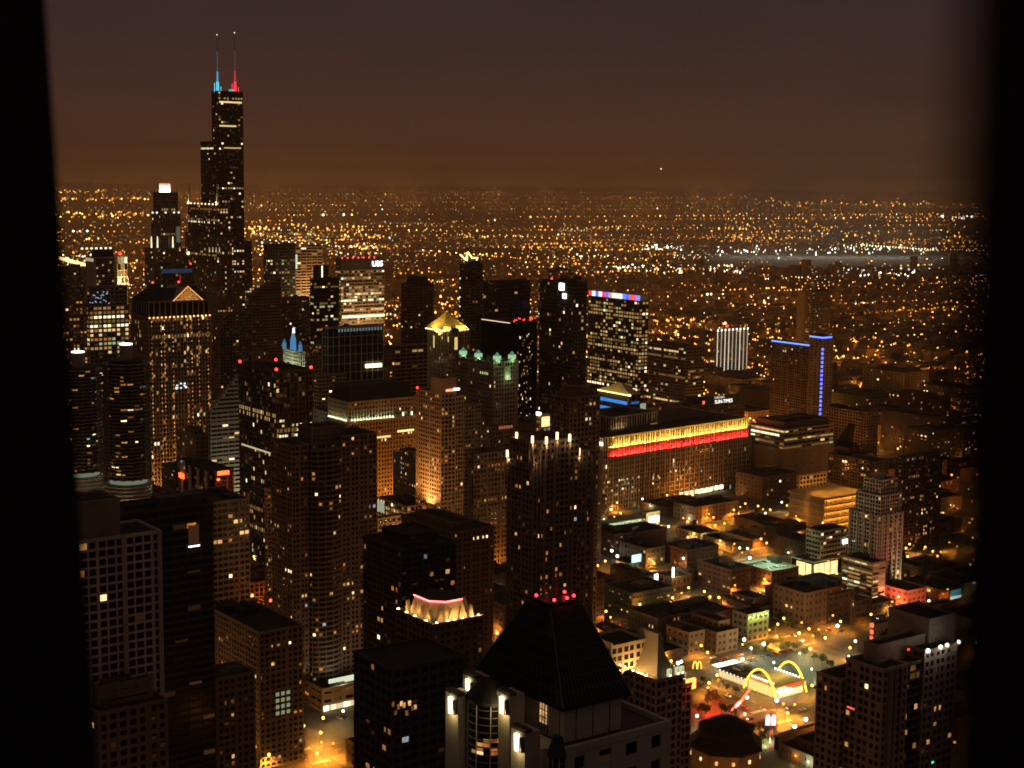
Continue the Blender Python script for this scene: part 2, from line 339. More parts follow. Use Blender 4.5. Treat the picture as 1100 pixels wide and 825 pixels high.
# tower with white crown
b = T('crowned_tower', 'tower with a glaring white drum crown, left of the twin-spired granite tower', 162, 172, 194, 229, 2600, cat='skyscraper', main=False, foot=False, short='white-crowned tower', col=(.11, .10, .09), bw=4.5, fh=4, pf=.4, sf=.3, pal='office', lp=.05, runs=.03)
Z = b.H; zt = at(178, 207, 2610)[2]; zc = at(178, 199, 2610)[2]
b.mass(-b.W, 0, -b.D, 0, 0, Z, roofunits=False); b.mass(-b.W+3, -3, -b.D+3, -3, Z-.5, zt, roofunits=False, lp=.0)
zp = at(180, 268, 2590)[2]; b.mass(-b.W-6, 9, -b.D-7, 7, 0, zp, roofunits=False)
cx, cy = -b.W/2, -b.D/2-2; m = MB(); m.cyl(cx, cy, zt, zc, 9, 8, glow((.95, 1, .88), 5), 14); m.build('crown_drum', b.root)
m = MB(); m.cyl(cx, cy, zc, zc+3, 10, 8.5, glow((1, .25, .12), 1.3), 14); m.build('crown_rim', b.root)
for px in (164, 168.5, 178, 187, 192):
    p = ony(px, 230, b.Y+.5); m = MB(); m.ball(p[0]-b.X, .5, Z+1, 1.5, glow((1, .85, .6), 2.2)); m.build('ledge_lamp', b.root)
for px, h in ((162.5, 11), (169, 10), (185.5, 12)):
    p = ony(px, 266, b.Y+6); x = p[0]-b.X; m = MB(); m.loft([[(x-1.2, 6.6, p[2]), (x+1.2, 6.6, p[2]), (x+1.2, 7.6, p[2]), (x-1.2, 7.6, p[2])], [(x-.6, 6.6, p[2]+18), (x+.6, 6.6, p[2]+18), (x+.6, 7.6, p[2]+18), (x-.6, 7.6, p[2]+18)]], glow((1, .86, .55), 1.5)); m.build('lit_pylon', b.root)
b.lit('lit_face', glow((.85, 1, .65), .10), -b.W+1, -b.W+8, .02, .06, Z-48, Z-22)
b.done()
b = T('office_tower', 'squat dark block with a dim blue roof band, before the white-crowned tower', 166, 172, 208, 286, 2000, col=DKST, bw=4, lp=.03, pal='office', foot=False)
b.lit('blue_band', glow((.12, .22, .5), .14), -b.W+2, -2, .1, .2, b.H-9, b.H-4); b.lit('red_strip', glow((1, .06, .05), .35), -b.W+18, -b.W+19.5, .12, .3, b.H-30, b.H-12); b.beacon(-b.W+3, -3, b.H, 1.4); b.done()
b = T('office_tower', 'dark slab with dim yellow lit columns, between the white-crowned and twin-spired towers', 157, 160, 197, 306, 1800, col=(.12, .1, .075), bw=3.5, lp=.07, pal='office', foot=False); b.beacon(-8, -8, b.H, 1.3); b.beacon(-b.W+4, -4, b.H, 1.3); b.done()
# curved flaring bank tower
b = T('flared_tower', 'pale tower with walls that curve outward to its foot, at the far left edge', 97, 101, 124, 276, 1960, cat='skyscraper', main=False, foot=False, short='flared pale tower', col=(.3, .26, .22), bw=4.5)
Z = b.H; st = wall((.3, .26, .21)); m = MB()
prof = [(0, 34), (.25, 20), (.5, 9), (.75, 3), (1, 0)]
m.loft([[(-b.W, -28-o_*1.3, Z*t), (0, -28-o_*1.3, Z*t), (0, o_*.55, Z*t), (-b.W, o_*.55, Z*t)] for t, o_ in prof], st, top=ROOFM); m.build('wall', b.root)
m = MB()
for k in range(46):
    t0 = .28+k*.0155; z = Z*t0
    o_ = next(a1+(a0-a1)*(t1-t0)/(t1-q) for (q, a0), (t1, a1) in zip(prof, prof[1:]) if q <= t0 <= t1)*.55
    for i in range(9):
        x = -b.W+3+i*(b.W-6)/8.6; m.box(x, x+2.2, o_+.02, o_+.4, z, z+2, GLASS if random.Random(k*31+i).random() < .86 else OFFC[1])
m.build('window_grid', b.root); b.lit('sign_band', glow((1, .8, .45), .45), 0.05, .4, -27, -2, Z-6, Z-2)
for k in range(7): b.lit('roof_lamp', glow((1, .85, .5), 2), -b.W+2+k*6, -b.W+4+k*6, -9, -7, Z+9, Z+11)
b.roof.box(-b.W+1, -2, -12, -4, Z, Z+9, ROOFM); b.done()
b = T('slim_tower', 'slim yellow-lit tower with a red light on its roof, beside the flared pale tower', 125, 126, 137, 276, 1900, foot=False, col=TAN, bw=5, fh=8, pf=.15, sf=.1, lp=.7, pal='office', dep=.3, zlit=(120, 999)); b.beacon(-6, -6, b.H+1, 2)
alight((-b.W/2, 9, b.H-34), 14, 4, 26000, (1, .7, .28), (0, -.35, 1), b.root); b.done()
b = T('office_tower', 'broad office tower whose middle floors are all brightly lit, below the flared pale tower', 92, 95, 138, 309, 1520, short='bright-floored office tower', col=(.2, .17, .13), bw=4.3, fh=4.1, pf=.3, sf=.42, lp=.04, pal='office', foot=False, main=False)
Z = b.H; zb = at(115, 350, 1520)[2]; b.mass(-b.W, 0, -b.D, 0, 0, zb-24, runs=.12, lp=.05); b.mass(-b.W, 0, -b.D, 0, zb-24, Z-18, runs=.96, lp=.5, roofunits=False); b.mass(-b.W+1, -1, -b.D, -1, Z-18.5, Z, lp=.02, roofunits=False)
for k in range(22):
    a = b.R.uniform(-b.W*.55, -2); z = Z-16+b.R.uniform(0, 12); b.wall.box(a, a+1.1, -.9, -.6, z, z+.9, glow((.6, .7, 1), .6))
b.done()
T('apartment_tower', 'dim brown tower with ranks of small lit windows at the far left edge', 62, 66, 93, 324, 1650, foot=False, col=BROWN, lp=.12).done()
b = T('office_tower', 'black block under a bright slanted row of roof lights, farthest left', 55, 60, 95, 288, 2250, foot=False, col=DKST, lp=.02)
for k in range(16):  # stands in for a lit highway far behind, built as lamps on this roof
    p = atz(64+k*2.2, 277+k*.55, b.H+4); m = MB(); m.ball(p[0]-b.X, p[1]-b.Y, b.H+3.4, 2.4, glow((1, .68, .22), 3), 6, 4); m.cyl(p[0]-b.X, p[1]-b.Y, b.H, b.H+2, .3, .3, METAL, 5); m.build('roof_lamp', b.root)
b.done()
# pedimented tower
b = T('pediment_tower', 'postmodern tower with lit temple pediments and glowing columns at its corners', 155, 159, 226, 325, 1430, dp=40, cat='skyscraper', main=False, short='pediment-topped tower', col=(.34, .25, .17), bw=3.1, fh=3.9, pf=.42, sf=.28, pal='office', lp=.10, runs=.03)
Z = b.H; b.mass(-b.W, 0, -b.D, 0, 0, Z-14, roofunits=False); b.mass(-b.W+.8, -.8, -b.D+.8, -.8, Z-14.5, Z, lp=.0, pf=.25, bw=5.2, fh=14, sf=.1, roofunits=False)
cx = ony(202, 325, b.Y)[0]-b.X
for sgn in (1,):
    hw = 14.5; m = MB(); m.loft([[(cx-hw, y, Z), (cx+hw, y, Z), (cx, y, Z+13)] for y in (-b.D, -.2)], wall(STONE)); m.build('gable_roof', b.root)
    m = MB(); m.tube([(cx-hw, .3, Z+.5), (cx, .3, Z+13.3), (cx+hw, .3, Z+.5)], .55, glow((1, .42, .1), 1.2)); m.build('pediment_outline', b.root)
    m = MB()
    for j in range(7):
        for i in range(-8, 9):
            x = cx+i*1.5+(j % 2)*.7; z = Z+1.3+j*1.6
            if abs(x-cx) < hw*(1-(z-Z)/13)-1.6: m.box(x-.38, x+.38, -.15, .15, z-.5, z+.5, glow((1, .42, .1), .55+.1*b.R.randint(0, 6)))
    m.build('lattice', b.root)
m = MB(); m.loft([[(-b.W, -b.D, Z), (0, -b.D, Z), (0, -.5, Z), (-b.W, -.5, Z)], [(-b.W+6, -b.D/2, Z+11), (-6, -b.D/2, Z+11), (-6, -b.D/2+1, Z+11), (-b.W+6, -b.D/2+1, Z+11)]], ROOFM); m.build('hip_roof', b.root)
nb = 15
for i in range(nb+1):
    x = -b.W+1+i*(b.W-2)/nb; m = MB(); m.ball(x, .5, Z-14, .85, glow((1, .5, .14), 2.4), 6, 4); m.build('cornice_lamp', b.root)
wcol = [glow((1, .36, .09), .3), glow((1, .40, .11), .6), glow((1, .46, .16), 1.1)]
m = MB()
for xx in (-b.W+3, -b.W+12, -b.W*.72+2, -b.W*.5-7, -b.W*.5+7, -b.W*.25, -12, -3):
    for j in range(48):
        z = Z-17-j*3.9
        if b.R.random() < .8: m.box(xx-.35, xx+.35, .02, .22, z-b.R.uniform(.7, 2.2), z, b.R.choices(wcol, (4, 3, 2))[0])
tag(m.build('column_lights', b.root), kind='stuff')
for k in range(12): b.lit('window', glow((.85, 1, .95), 1.2), *(lambda x, z: (x, x+1.8, .05, .3, z, z+1.2))(-b.W*.55+b.R.uniform(-5, 7), Z-76-b.R.uniform(0, 6)))
alight((-b.W/2, 16, 2), b.W, 6, 48000, (1, .42, .08), (0, -.55, 1), b.root); b.done()
# twin round towers
def marina(label, px, yt, D, R=19.5):
    X, Y, Z = at(px, yt, D); root = tag(empty('round_tower', (X, Y, 0)), label, 'round tower'); FOOT.append((X-R, X+R, Y-R, Y+R)); r = random.Random(px)
    n = 16; core = MB(); core.cyl(0, 0, 0, 62, R*.93, R*.93, wall(CONC), 32); core.cyl(0, 0, 66, Z, R*.72, R*.72, GLASS, 48); core.build('wall', root)
    zb = 66; fh = 2.95; nf = int((Z-zb)/fh); slab = MB(); rail = MB()
    def ring(k, q=1.0, off=0.0):
        out = []
        for i in range(n*5):
            a = 6.28318*i/(n*5); ph = (i % 5)/5*2-1+.2; out.append((math.cos(a)*(R*.80+R*.2*(1-ph*ph))*q, math.sin(a)*(R*.80+R*.2*(1-ph*ph))*q))
        return out
    pts = ring(0)
    for k in range(nf+1):
        z = zb+k*fh; slab.prism(pts, z-.18, z+.12, wall((.36, .32, .27)))
        if k < nf: rail.loft([[(x*.995, y*.995, z+.12) for x, y in pts], [(x*.995, y*.995, z+1.0) for x, y in pts]], wall((.12, .10, .085)), cap=False)
    for k in range(19): slab.cyl(0, 0, 4+k*3.1, 4.9+k*3.1, R*.985, R*.985, wall((.36, .32, .27)), 40)
    slab.build('balconies', root); rail.build('railings', root)
    cnt = 0; sw = MB()
    for k in range(nf):
        for i in range(n):
            if r.random() < .16:
                a0 = 6.28318*(i+.1)/n; a1 = a0+6.28318/n*r.choice((.45, .8, .8)); z = zb+k*fh+.95; m = r.choices(HOME, HOMEW)[0]; q = R*.735
                am = (a0+a1)/2
                if math.cos(am)*.593+math.sin(am)*.8 < -.1: continue
                w = MB(); w.poly([(math.cos(a0)*q, math.sin(a0)*q, z), (math.cos(a1)*q, math.sin(a1)*q, z), (math.cos(a1)*q, math.sin(a1)*q, z+1.7), (math.cos(a0)*q, math.sin(a0)*q, z+1.7)], m)
                cnt += 1
                if cnt <= 100: w.build('window', root)
    m = MB(); m.cyl(0, 0, 62.2, 65.2, R*.78, R*.78, glow((.8, .95, .7), .18), 32); m.build('lit_lobby_ring', root)
    m = MB(); m.cyl(0, 0, Z, Z+12, 5.2, 5.2, wall(CONC), 20); m.cyl(0, 0, Z-.1, Z+.4, R*.8, R*.8, ROOFM, 32); m.build('roof', root)
    m = MB(); m.cyl(0, 0, Z+12, Z+13.0, 5.3, 5.3, glow((1, .97, .9), 3), 20); m.build('crown_ring', root)
    plight((FWD[0]*-R*1.6, FWD[1]*-R*1.6, 36), 9000, (1, .7, .35), 1, root)
    LAND.append((px, yt+60, label.split(',')[0].replace('the ', ''), D)); return root
marina('round corncob tower, fully in view beside the pediment-topped tower', 135.5, 386, 1290)
marina('round corncob tower, half hidden by the black window frame', 84, 394, 1330)
# slanted-roof striped tower
def slant(name, label, xl, xc, xr, yl, yr, D, **k):
    b = T(name, label, xl, xc, xr, yl, D, main=False, **k); Z = b.H; zr = at(xr, yr, D+10)[2]
    b.mass(-b.W, 0, -b.D, 0, 0, min(Z, zr)-.3, roofunits=False, parapet=False)
    lo = min(Z, zr)-.3; hi = max(Z, zr); m = b.wall; wm = wall(b.st['col'])
    xa, xb = (-b.W+.05, -.05); n = 12
    for i in range(n):
        x0 = xa+(xb-xa)*i/n; x1 = xa+(xb-xa)*(i+1)/n; t = (x0+x1)/2; f_ = (t-xa)/(xb-xa); z = zr+(Z-zr)*f_
        m.box(x0, x1, -b.D+.1, -.1, lo-.4, z, wm)
        for j in range(int((z-lo)/3.6)): m.box(x0, x1, -.12, -.03, lo+1.2+j*3.6, lo+2.9+j*3.6, GLASS)
    return b
b = slant('striped_tower', 'white-striped office block with a slanted roof, right of the pediment-topped tower', 223, 226, 258, 442, 402, 1320, short='white-striped slanted block', col=(.5, .46, .38), style='bands', bw=6, pf=.1, sf=.55, fh=3.7, lp=.05, pal='office')
alight((-b.W*.55, 14, 2), 20, 4, 40000, (1, .92, .62), (0, -.45, 1), b.root); b.done()
slant('office_tower', 'dark tower with a sloping roof and thin ledges, right below the black antenna tower', 264, 267, 302, 317, 297, 1900, foot=False, col=(.2, .14, .1), style='bands', bw=5, pf=.1, sf=.5, fh=3.8, lp=.02).done()
b = T('black_block', 'low black block with white ribs and two red signs, below the round corncob tower', 193, 231, 251, 507, 1080, col=(.05, .045, .045), short='black block with red signs', bw=5, pf=.25, sf=.2, lp=.03)
m = MB()
for k in range(4): m.box(-.2, .5, -b.D+2+k*b.D*.23, -b.D+6+k*b.D*.23, 0, b.H-2, wall(WHITE))
m.build('white_rib', b.root)
for px, py, nm in ((195, 511, 0), (240, 508, 1)):
    p = (onx(px, py, b.X+1) if nm == 0 else ony(px, py, b.Y+.5)); w = MB()
    x, y, z = p[0]-b.X, p[1]-b.Y, p[2]
    (w.box(.6, 1.4, y-4, y+4, z-1.8, z+1.8, glow((1, .10, .02), 3.5)) if nm == 0 else w.box(x-4.3, x+4.3, .2, .9, z-1.4, z+1.4, glow((1, .12, .02), 3.5))); w.build('red_sign', b.root)
plight((-b.W/2, 9, b.H-8), 5500, (1, .14, .05), 1, b.root); b.done()
T('office_tower', 'dim brown slab with scattered lit windows right of the pediment-topped tower', 228, 236, 270, 338, 1650, foot=False, col=(.2, .14, .1), lp=.03, pal='office').done()
b = T('office_tower', 'wide office block, its right half warmly lit, beyond the sloping-roof tower', 283, 287, 347, 263, 2150, foot=False, main=False, short='wide twin-toned office block', col=DKGL, pal='office')
b.mass(-b.W*.5, 0, -b.D, 0, 0, b.H, col=(.04, .04, .035), lp=.28, bw=4.2, fh=4, zlit=(30, b.H-22)); b.mass(-b.W, -b.W*.5-.1, -b.D, -.6, 0, b.H-4, col=(.4, .28, .17), style='bands', bw=8, pf=.12, sf=.5, fh=4, lp=.12)
b.lit('lit_column', glow((.9, 1, .75), .8), -b.W*.53, -b.W*.5, .05, .4, b.H-34, b.H-14)
alight((-b.W*.75, 30, b.H-75), 30, 6, 42000, (1, .55, .22), (0, -.4, 1), b.root); b.done()
T('office_block', 'short dark block with a few white windows, before the wide twin-toned office block', 303, 308, 332, 320, 1950, foot=False, col=DKST, lp=.06, pal='office').done()
b = T('glass_tower', 'dark glass tower with bands of greenish light, beside the tower with the white roof sign', 333, 337, 364, 300, 1900, foot=False, col=DKGL, style='bands', bw=4, pf=.12, sf=.4, fh=4, lp=.08, runs=.22, pal='office'); b.lit('lit_slot', glow((1, .9, .55), 2.2), -b.W*.35, -b.W*.31, .1, .5, b.H+2, b.H+16); b.roof.box(-b.W*.6, -b.W*.2, -14, -1, b.H, b.H+16, ROOFM); b.done()
# sign tower
b = T('office_tower', 'bright banded office tower with white UBS letters at its roof', 360, 366, 413, 279, 2000, foot=False, cat='skyscraper', main=False, short='tower with the white roof sign', col=(.36, .26, .17), style='bands', bw=4.2, pf=.15, sf=.42, fh=4.05, lp=.30, runs=.35, pal='office')
b.mass(-b.W, 0, -b.D, 0, 0, b.H-14); b.mass(-b.W+.5, -.5, -b.D+.5, -.5, b.H-14.2, b.H, col=(.12, .1, .08), lp=0, sf=.9, roofunits=False)
text('UBS', 9.5, glow((1, 1, .95), 6), (-b.W+11, .4, b.H-6.5), 'N', b.root, 'sign_letters')
for k in range(7): b.beacon(-3-k*8, -1.5, b.H+.3, 1.0)
b.lit('lit_base', glow((1, .9, .5), 2.0), -b.W, -2, .2, .6, at(390, 342, 2000)[2], at(390, 339.5, 2000)[2])
alight((-b.W*.5, 36, b.H-95), 40, 6, 40000, (1, .6, .25), (0, -.4, 1), b.root); b.done()
b = T('dark_office_block', 'dark office block with pale vertical fins and a row of bluish parapet lights', 346, 352, 412, 353, 1500, short='pale-finned dark office block', col=(.3, .24, .18), bw=6.2, pf=.13, fh=9, sf=.08, lp=0, pal='office', dimp=0)
for k in range(15): b.lit('parapet_light', glow((.55, .75, .85), .22), -b.W+2+k*3.4, -b.W+3.8+k*3.4, .15, .35, b.H-4, b.H-1)
b.lit('lit_entrance', glow((1, .85, .4), 3), -b.W+3, -b.W+21, .3, 2, at(402, 398, 1500)[2], at(402, 394, 1500)[2]); b.done()
# clock-tower like jewel
b = T('turreted_tower', 'slender floodlit tower with three blue-lit turrets and a white spire', 304, 322, 328, 379, 1480, cat='tower', main=False, short='blue-turreted tower', col=(.6, .58, .5), bw=3, pf=.5, sf=.5, lp=.05)
Z = b.H; b.mass(-b.W, 0, -b.D, 0, 0, Z)
blue = (.18, .6, 1)
for px, h in ((305.5, 8), (322.5, 9)):
    p = onx(px, 374, b.X-3); y = p[1]-b.Y; m = MB(); m.cyl(-3, y, Z, Z+h*.8, 2.0, 1.8, glow((.16, .5, .9), .4), 8); m.cyl(-3, y, Z+h*.8, Z+h*.8+4, 1.9, .2, glow((.2, .6, .9), .2), 8); m.build('turret', b.root)
p = onx(314, 374, b.X-3); y = p[1]-b.Y; m = MB(); m.cyl(-4, y, Z, Z+11, 3.2, 2.8, glow((.12, .45, 1), .5), 8); m.cyl(-4, y, Z+11, Z+17, 2.6, 1.2, glow((.3, .7, 1), .35), 8); m.build('turret', b.root)
zt = onx(312, 350, b.X-4)[2]; m = MB(); m.cyl(-4, y+1, Z+17, Z+22, 1.6, 1.2, glow((.9, .95, 1), 1.5), 6); m.cyl(-4, y+1, Z+22, zt, .8, .2, glow((.7, .8, .9), .5), 6); m.build('spire', b.root)
alight((8, -b.D/2, Z-26), 3, 16, 9000, (.85, 1, .6), (-.4, 0, 1), b.root, 'Y'); alight((-b.W/2, 7, Z-26), 6, 3, 4000, (.85, 1, .6), (0, -.4, 1), b.root); b.done()
T('masonry_block', 'brown masonry block touching the blue-turreted tower on its right', 325, 329, 349, 372, 1540, col=BROWN, lp=.05).done()
T('masonry_block', 'brown ribbed block close behind the blue-turreted tower, seen left of it', 289, 294, 305, 388, 1600, col=BROWN, lp=.03).done()
# dark tower with red lights
b = T('dark_office_tower', 'big black office tower with red warning lights at its roof corners', 256, 296, 336, 401, 1200, short='black tower with red roof lights', col=(.10, .075, .055), bw=3.4, fh=3.9, pf=.3, sf=.25, pal='office', lp=.05, runs=.05, parapet=1.6, near=False, zlit=(0, 175))
for x, y in ((-1, -b.D+1), (-2, -2.5), (-b.W+1, -1), (-b.W+1, -b.D+4)): b.beacon(x, y, b.H+.8, 1.25)
z = at(300, 465, 1200)[2]
m = MB()
for k in range(26):
    x = -b.R.uniform(1, b.W-2); zz = z+b.R.choice((-8, -4, 0, 4, 8)); b.lit('window', b.R.choice((OFFC[3], OFFC[4], OFFC[2])), x-1.5, x, -.3, .05, zz, zz+1.8)
for zz in (at(270, 486, 1210)[2],): b.lit('lit_floor', glow((.9, .8, .4), .6), -.3, .06, -b.D+4, -8, zz-1.4, zz)
b.done()
# uplit masonry block
b = T('masonry_block', 'broad stone block with greenish white uplights under a dark mansard roof', 352, 374, 447, 433, 1270, short='stone block with green uplights', cat='building', col=(.36, .25, .16), bw=2.9, fh=3.6, pf=.5, sf=.45, lp=.05)
Z = b.H; m = MB(); W_, D_ = b.W, b.D
m.loft([[(-W_+1, -D_+1, Z), (-1, -D_+1, Z), (-1, -1, Z), (-W_+1, -1, Z)], [(-W_+5, -D_+4, Z+13), (-5, -D_+4, Z+13), (-5, -5, Z+13), (-W_+5, -5, Z+13)]], wall((.03, .03, .028))); m.build('mansard_roof', b.root)
for k in range(20): 
    x = -6-k*(W_-12)/20; 
    if b.R.random() < .65: b.lit('dormer', glow((1, .75, .25), 1.0), x-1.6, x, -3.6, -2.9, Z+3.6, Z+5.2)
z0 = at(400, 452, 1270)[2]
b.lit('ledge', wall(STONE), -W_-.8, .8, .1, 1.4, z0-1.5, z0-.3); b.lit('ledge', wall(STONE), .1, 1.4, -D_, -.1, z0-1.5, z0-.3)
for k in range(15):
    x = -3-k*(W_*.66-4)/14; m = MB(); m.box(x-.55, x+.55, .5, 1.0, z0-.2, z0+.5, glow((.85, 1, .6), 4)); m.loft([[(x-.5, .3, z0+.4), (x+.5, .3, z0+.4), (x+.5, .7, z0+.4), (x-.5, .7, z0+.4)], [(x-.35, .1, z0+9), (x+.35, .1, z0+9), (x+.35, .2, z0+9), (x-.35, .2, z0+9)]], wall(WHITE)); m.build('uplight', b.root); plight((x, 1.5, z0+.2), 190, (.75, 1, .45), .3, b.root)
for k in range(10):
    y = -2-k*(D_-5)/9; m = MB(); m.box(.5, 1.0, y-.5, y+.5, z0-.2, z0+.5, glow((.85, 1, .6), 4)); m.build('uplight', b.root); plight((1.5, y, z0+.2), 190, (.75, 1, .45), .3, b.root)
for k in (W_*.8, W_*.93): b.lit('uplight', glow((.85, 1, .6), 2), -k-.6, -k+.6, .4, .9, z0, z0+3)
zl = at(420, 473, 1270)[2]; b.lit('lit_floor', glow((1, .72, .22), 1.1), -W_*.62, -W_*.35, .02, .1, zl-.9, zl+.9); b.lit('lit_floor', glow((1, .75, .25), 1.5), -W_+2, -W_*.72, .02, .1, zl+2.5, zl+4.3)
alight((-W_*.7, 26, 3), W_*.6, 6, 110000, AMB, (0, -.75, 1), b.root); b.done()
T('masonry_block', 'dim brown block between the big black tower and the green-uplit stone block', 337, 342, 372, 404, 1420, col=BROWN, style='bands', sf=.5, pf=.2, lp=.03).done()
# slender condo
b = T('condo_tower', 'slender tan condominium tower speckled with lights, with a red and white sign at the top', 447, 474, 490, 408, 1130, cat='tower', short='slender tan condominium tower', col=(.44, .32, .21), bw=3.0, fh=3.2, pf=.45, sf=.4, lp=.10, main=False, near=False)
b.mass(-b.W, 0, -b.D, 0, 0, b.H-11, roofunits=False); b.mass(-b.W, 0, -14, 0, b.H-11.3, b.H, lp=0, sf=.96, pf=.5, roofunits=False); b.mass(-b.W-8, -b.W-.2, -20, -1, 0, b.H-14)
z = at(485, 420, 1130)[2]; b.lit('red_sign', glow((1, .25, .15), 2.4), -b.W+2.5, -b.W+9, .1, .5, z-.8, z+.8); b.lit('white_sign', glow((1, .95, .85), 3), -b.W-3, -b.W+2.3, .1, .5, z-.5, z+1.2)
b.beacon(.2, -b.D+2, b.H-11, .9); alight((10, -b.D*.4, b.H-90), 10, 40, 22000, (1, .45, .12), (-.45, 0, 1), b.root, 'Y'); b.done()
T('condo_tower', 'lower tan block joined to the right foot of the slender tan condominium tower', 488, 493, 517, 437, 1180, col=(.36, .26, .17), bw=3, fh=3.3, pf=.45, sf=.45, lp=.06).done()
# gold pyramid tower
b = T('pyramid_tower', 'stone tower topped by a glowing golden pyramid', 459, 486, 505, 358, 1480, cat='skyscraper', short='golden pyramid tower', col=(.36, .27, .17), bw=3.3, fh=4, pf=.55, sf=.18, lp=.02)
Z = b.H; W_, D_ = b.W, b.D; cx, cy = -W_/2+2, -D_/2; h = at(482, 335, 1500)[2]-Z; hw = 15
m = MB(); m.box(cx-hw+3, cx+hw-3, cy-hw+3, cy+hw-3, Z-.2, Z+3.6, wall(TAN)); m.build('plinth', b.root)
gold = plain('gold_tiles', (.75, .52, .16), .45, .2); m = MB(); nst = 6
for i in range(nst):
    t0, t1 = i/nst, (i+1)/nst; r0 = (hw-1)*(1-t0)+.5; r1 = (hw-1)*(1-t1)+.9; m.loft([[(cx+r0*a, cy+r0*c, Z+3.6+(h-3.6)*t0) for a, c in ((-1, -1), (1, -1), (1, 1), (-1, 1))], [(cx+r1*a, cy+r1*c, Z+3.6+(h-3.6)*t1) for a, c in ((-1, -1), (1, -1), (1, 1), (-1, 1))]], gold)
m.build('pyramid_roof', b.root)
for aim, lx, ly, a in (((0, -.75, 1), cx, cy+hw+1.5, 'Y'), ((-.75, 0, 1), cx+hw+1.5, cy, 'X')):
    alight((lx, ly, Z+3), 2*hw, 2, 15000, (1, .74, .22), aim, b.root, a)
for i in range(9):
    for x, y in ((cx-hw+i*hw/4, cy+hw-1), (cx+hw-1, cy-hw+i*hw/4)): b.wall.box(x-.8, x+.8, y-.8, y+.8, Z+1.3, Z+2.6, glow((1, .8, .3), 2.2))
for px, (z0_, z1_) in ((466.5, (-17, -5)), (490, (-16, -4)), (482, (-9, -4))):
    p = onx(px, 362, b.X) if px < 486 else ony(px, 362, b.Y); x, y = p[0]-b.X, p[1]-b.Y; b.lit('lit_bay', glow((1, .72, .25), .8), x-1.6+(.1 if px < 486 else 0), x+(.1 if px < 486 else 1.6), y-1.6, y+.15, Z+z0_, Z+z1_)
b.done()
T('office_block', 'brown block ruled with thin ledges and one lit floor, left of the golden pyramid tower', 421, 424, 461, 372, 1560, col=(.3, .2, .13), style='bands', bw=7, pf=.12, sf=.4, fh=4, lp=.03, runs=.06, pal='office').done()
b = T('apartment_tower', 'dark brown tower with a rounded top, behind the brown ledged block', 431, 438, 466, 306, 1800, foot=False, col=(.15, .1, .07), lp=.035)
m = MB(); m.cyl(-b.W/2, -b.D/2, b.H, b.H+9, b.W*.42, b.W*.3, ROOFM, 16); m.build('dome', b.root); b.done()
b = T('slim_tower', 'dark slim tower capped with jagged golden flames of light', 494, 500, 519, 284, 1750, foot=False, cat='skyscraper', short='flame-topped slim tower', col=DKST, lp=.02)
m = MB(); z = b.H; pts = [(495, 274), (500, 279), (503, 271), (507, 277), (513, 277), (511, 283), (516, 281)]
P = [ony(x, y, b.Y-4) for x, y in pts]
m.tube([(p[0]-b.X, -4, p[2]) for p in P], 1.0, glow((1, .72, .2), 4), 5); m.tube([(p[0]-b.X, -6, z) for p in P[1:3]]+[(P[2][0]-b.X, -6, P[2][2])], .8, glow((1, .6, .12), 3), 5); m.build('flame_crown', b.root)
for k in range(7): b.lit('edge_light', glow((.9, 1, .9), 1.6), .1, .6, -b.D+.5, -b.D+1.6, at(497, 299+k*10, 1760)[2]-.8, at(497, 299+k*10, 1760)[2]+.8)
b.done()
T('glass_tower', 'wide black glass tower with one lit floor line, beside the flame-topped slim tower', 519, 525, 570, 303, 1850, foot=False, col=DKGL, style='bands', pf=.1, sf=.3, bw=5, fh=4, lp=.01, runs=.03, pal='office').done()
b = T('glass_tower', 'black glass tower with a white roof-edge line, red roof lights and a glittering corner', 517, 552, 577, 347, 1480, main=False, short='black tower with the white roof line', col=DKGL, bw=3, fh=3.8, pf=.2, sf=.2, lp=.02, pal='office')
b.mass(-b.W, 0, -b.D, 0, 0, b.H, zlit=(0, 80)); b.lit('roof_line', glow((1, .75, .4), 1.1), .1, .5, -b.D+1, -6, b.H-1, b.H-.2)
for k in range(11): b.beacon(-1-b.R.random()*b.W*.9, -1.5-b.R.random()*7, b.H+b.R.random()*3, .55)
m = MB()
for k in range(100):
    x = -4-b.R.random()*(b.W-9); z = b.H-10-b.R.random()**.8*120; b.lit('window', b.R.choices(OFFC, (5, 5, 3, 1, 0, 4))[0], x, x+.9, -.02, .15, z, z+b.R.uniform(.6, 2.2)); b.done()
# green crowned tower
b = T('crowned_block', 'stone tower with four glowing green corner crowns', 490, 530, 557, 390, 1300, cat='skyscraper', short='green-crowned stone tower', col=(.27, .19, .12), bw=3.1, fh=3.7, pf=.5, sf=.4, lp=.035)
for px, py in ((497.5, 380), (514, 378), (534, 386), (550, 385)):
    p = onx(px, py, b.X-3) if px < 532 else ony(px, py, b.Y-3); x, y = p[0]-b.X, p[1]-b.Y; m = MB(); m.cyl(x, y, b.H-.5, b.H+2.5, 4.2, 3.8, wall(STONE), 8); m.cyl(x, y, b.H+2.5, b.H+5.5, 3.4, 3.4, glow((.6, 1, .6), .6), 8); m.cyl(x, y, b.H+5.5, b.H+8.5, 2.6, .4, glow((.3, .7, .4), .35), 8); m.build('corner_crown', b.root)
    plight((x+3, y+6, b.H+3), 1100, (.4, 1, .5), .5, b.root)
p = ony(545, 408, b.Y); x = p[0]-b.X; zt = p[2]; b.lit('recess', wall((.5, .5, .4)), x-3.2, x+3.2, -.02, .25, zt, b.H-4); plight((x, 3.5, zt+2), 800, (.7, 1, .6), .4, b.root)
for k in range(4): b.lit('lit_window', glow((.7, 1, .45), .6), .02, .2, -8-k*3.2-1.6, -8-k*3.2, b.H-11, b.H-9)
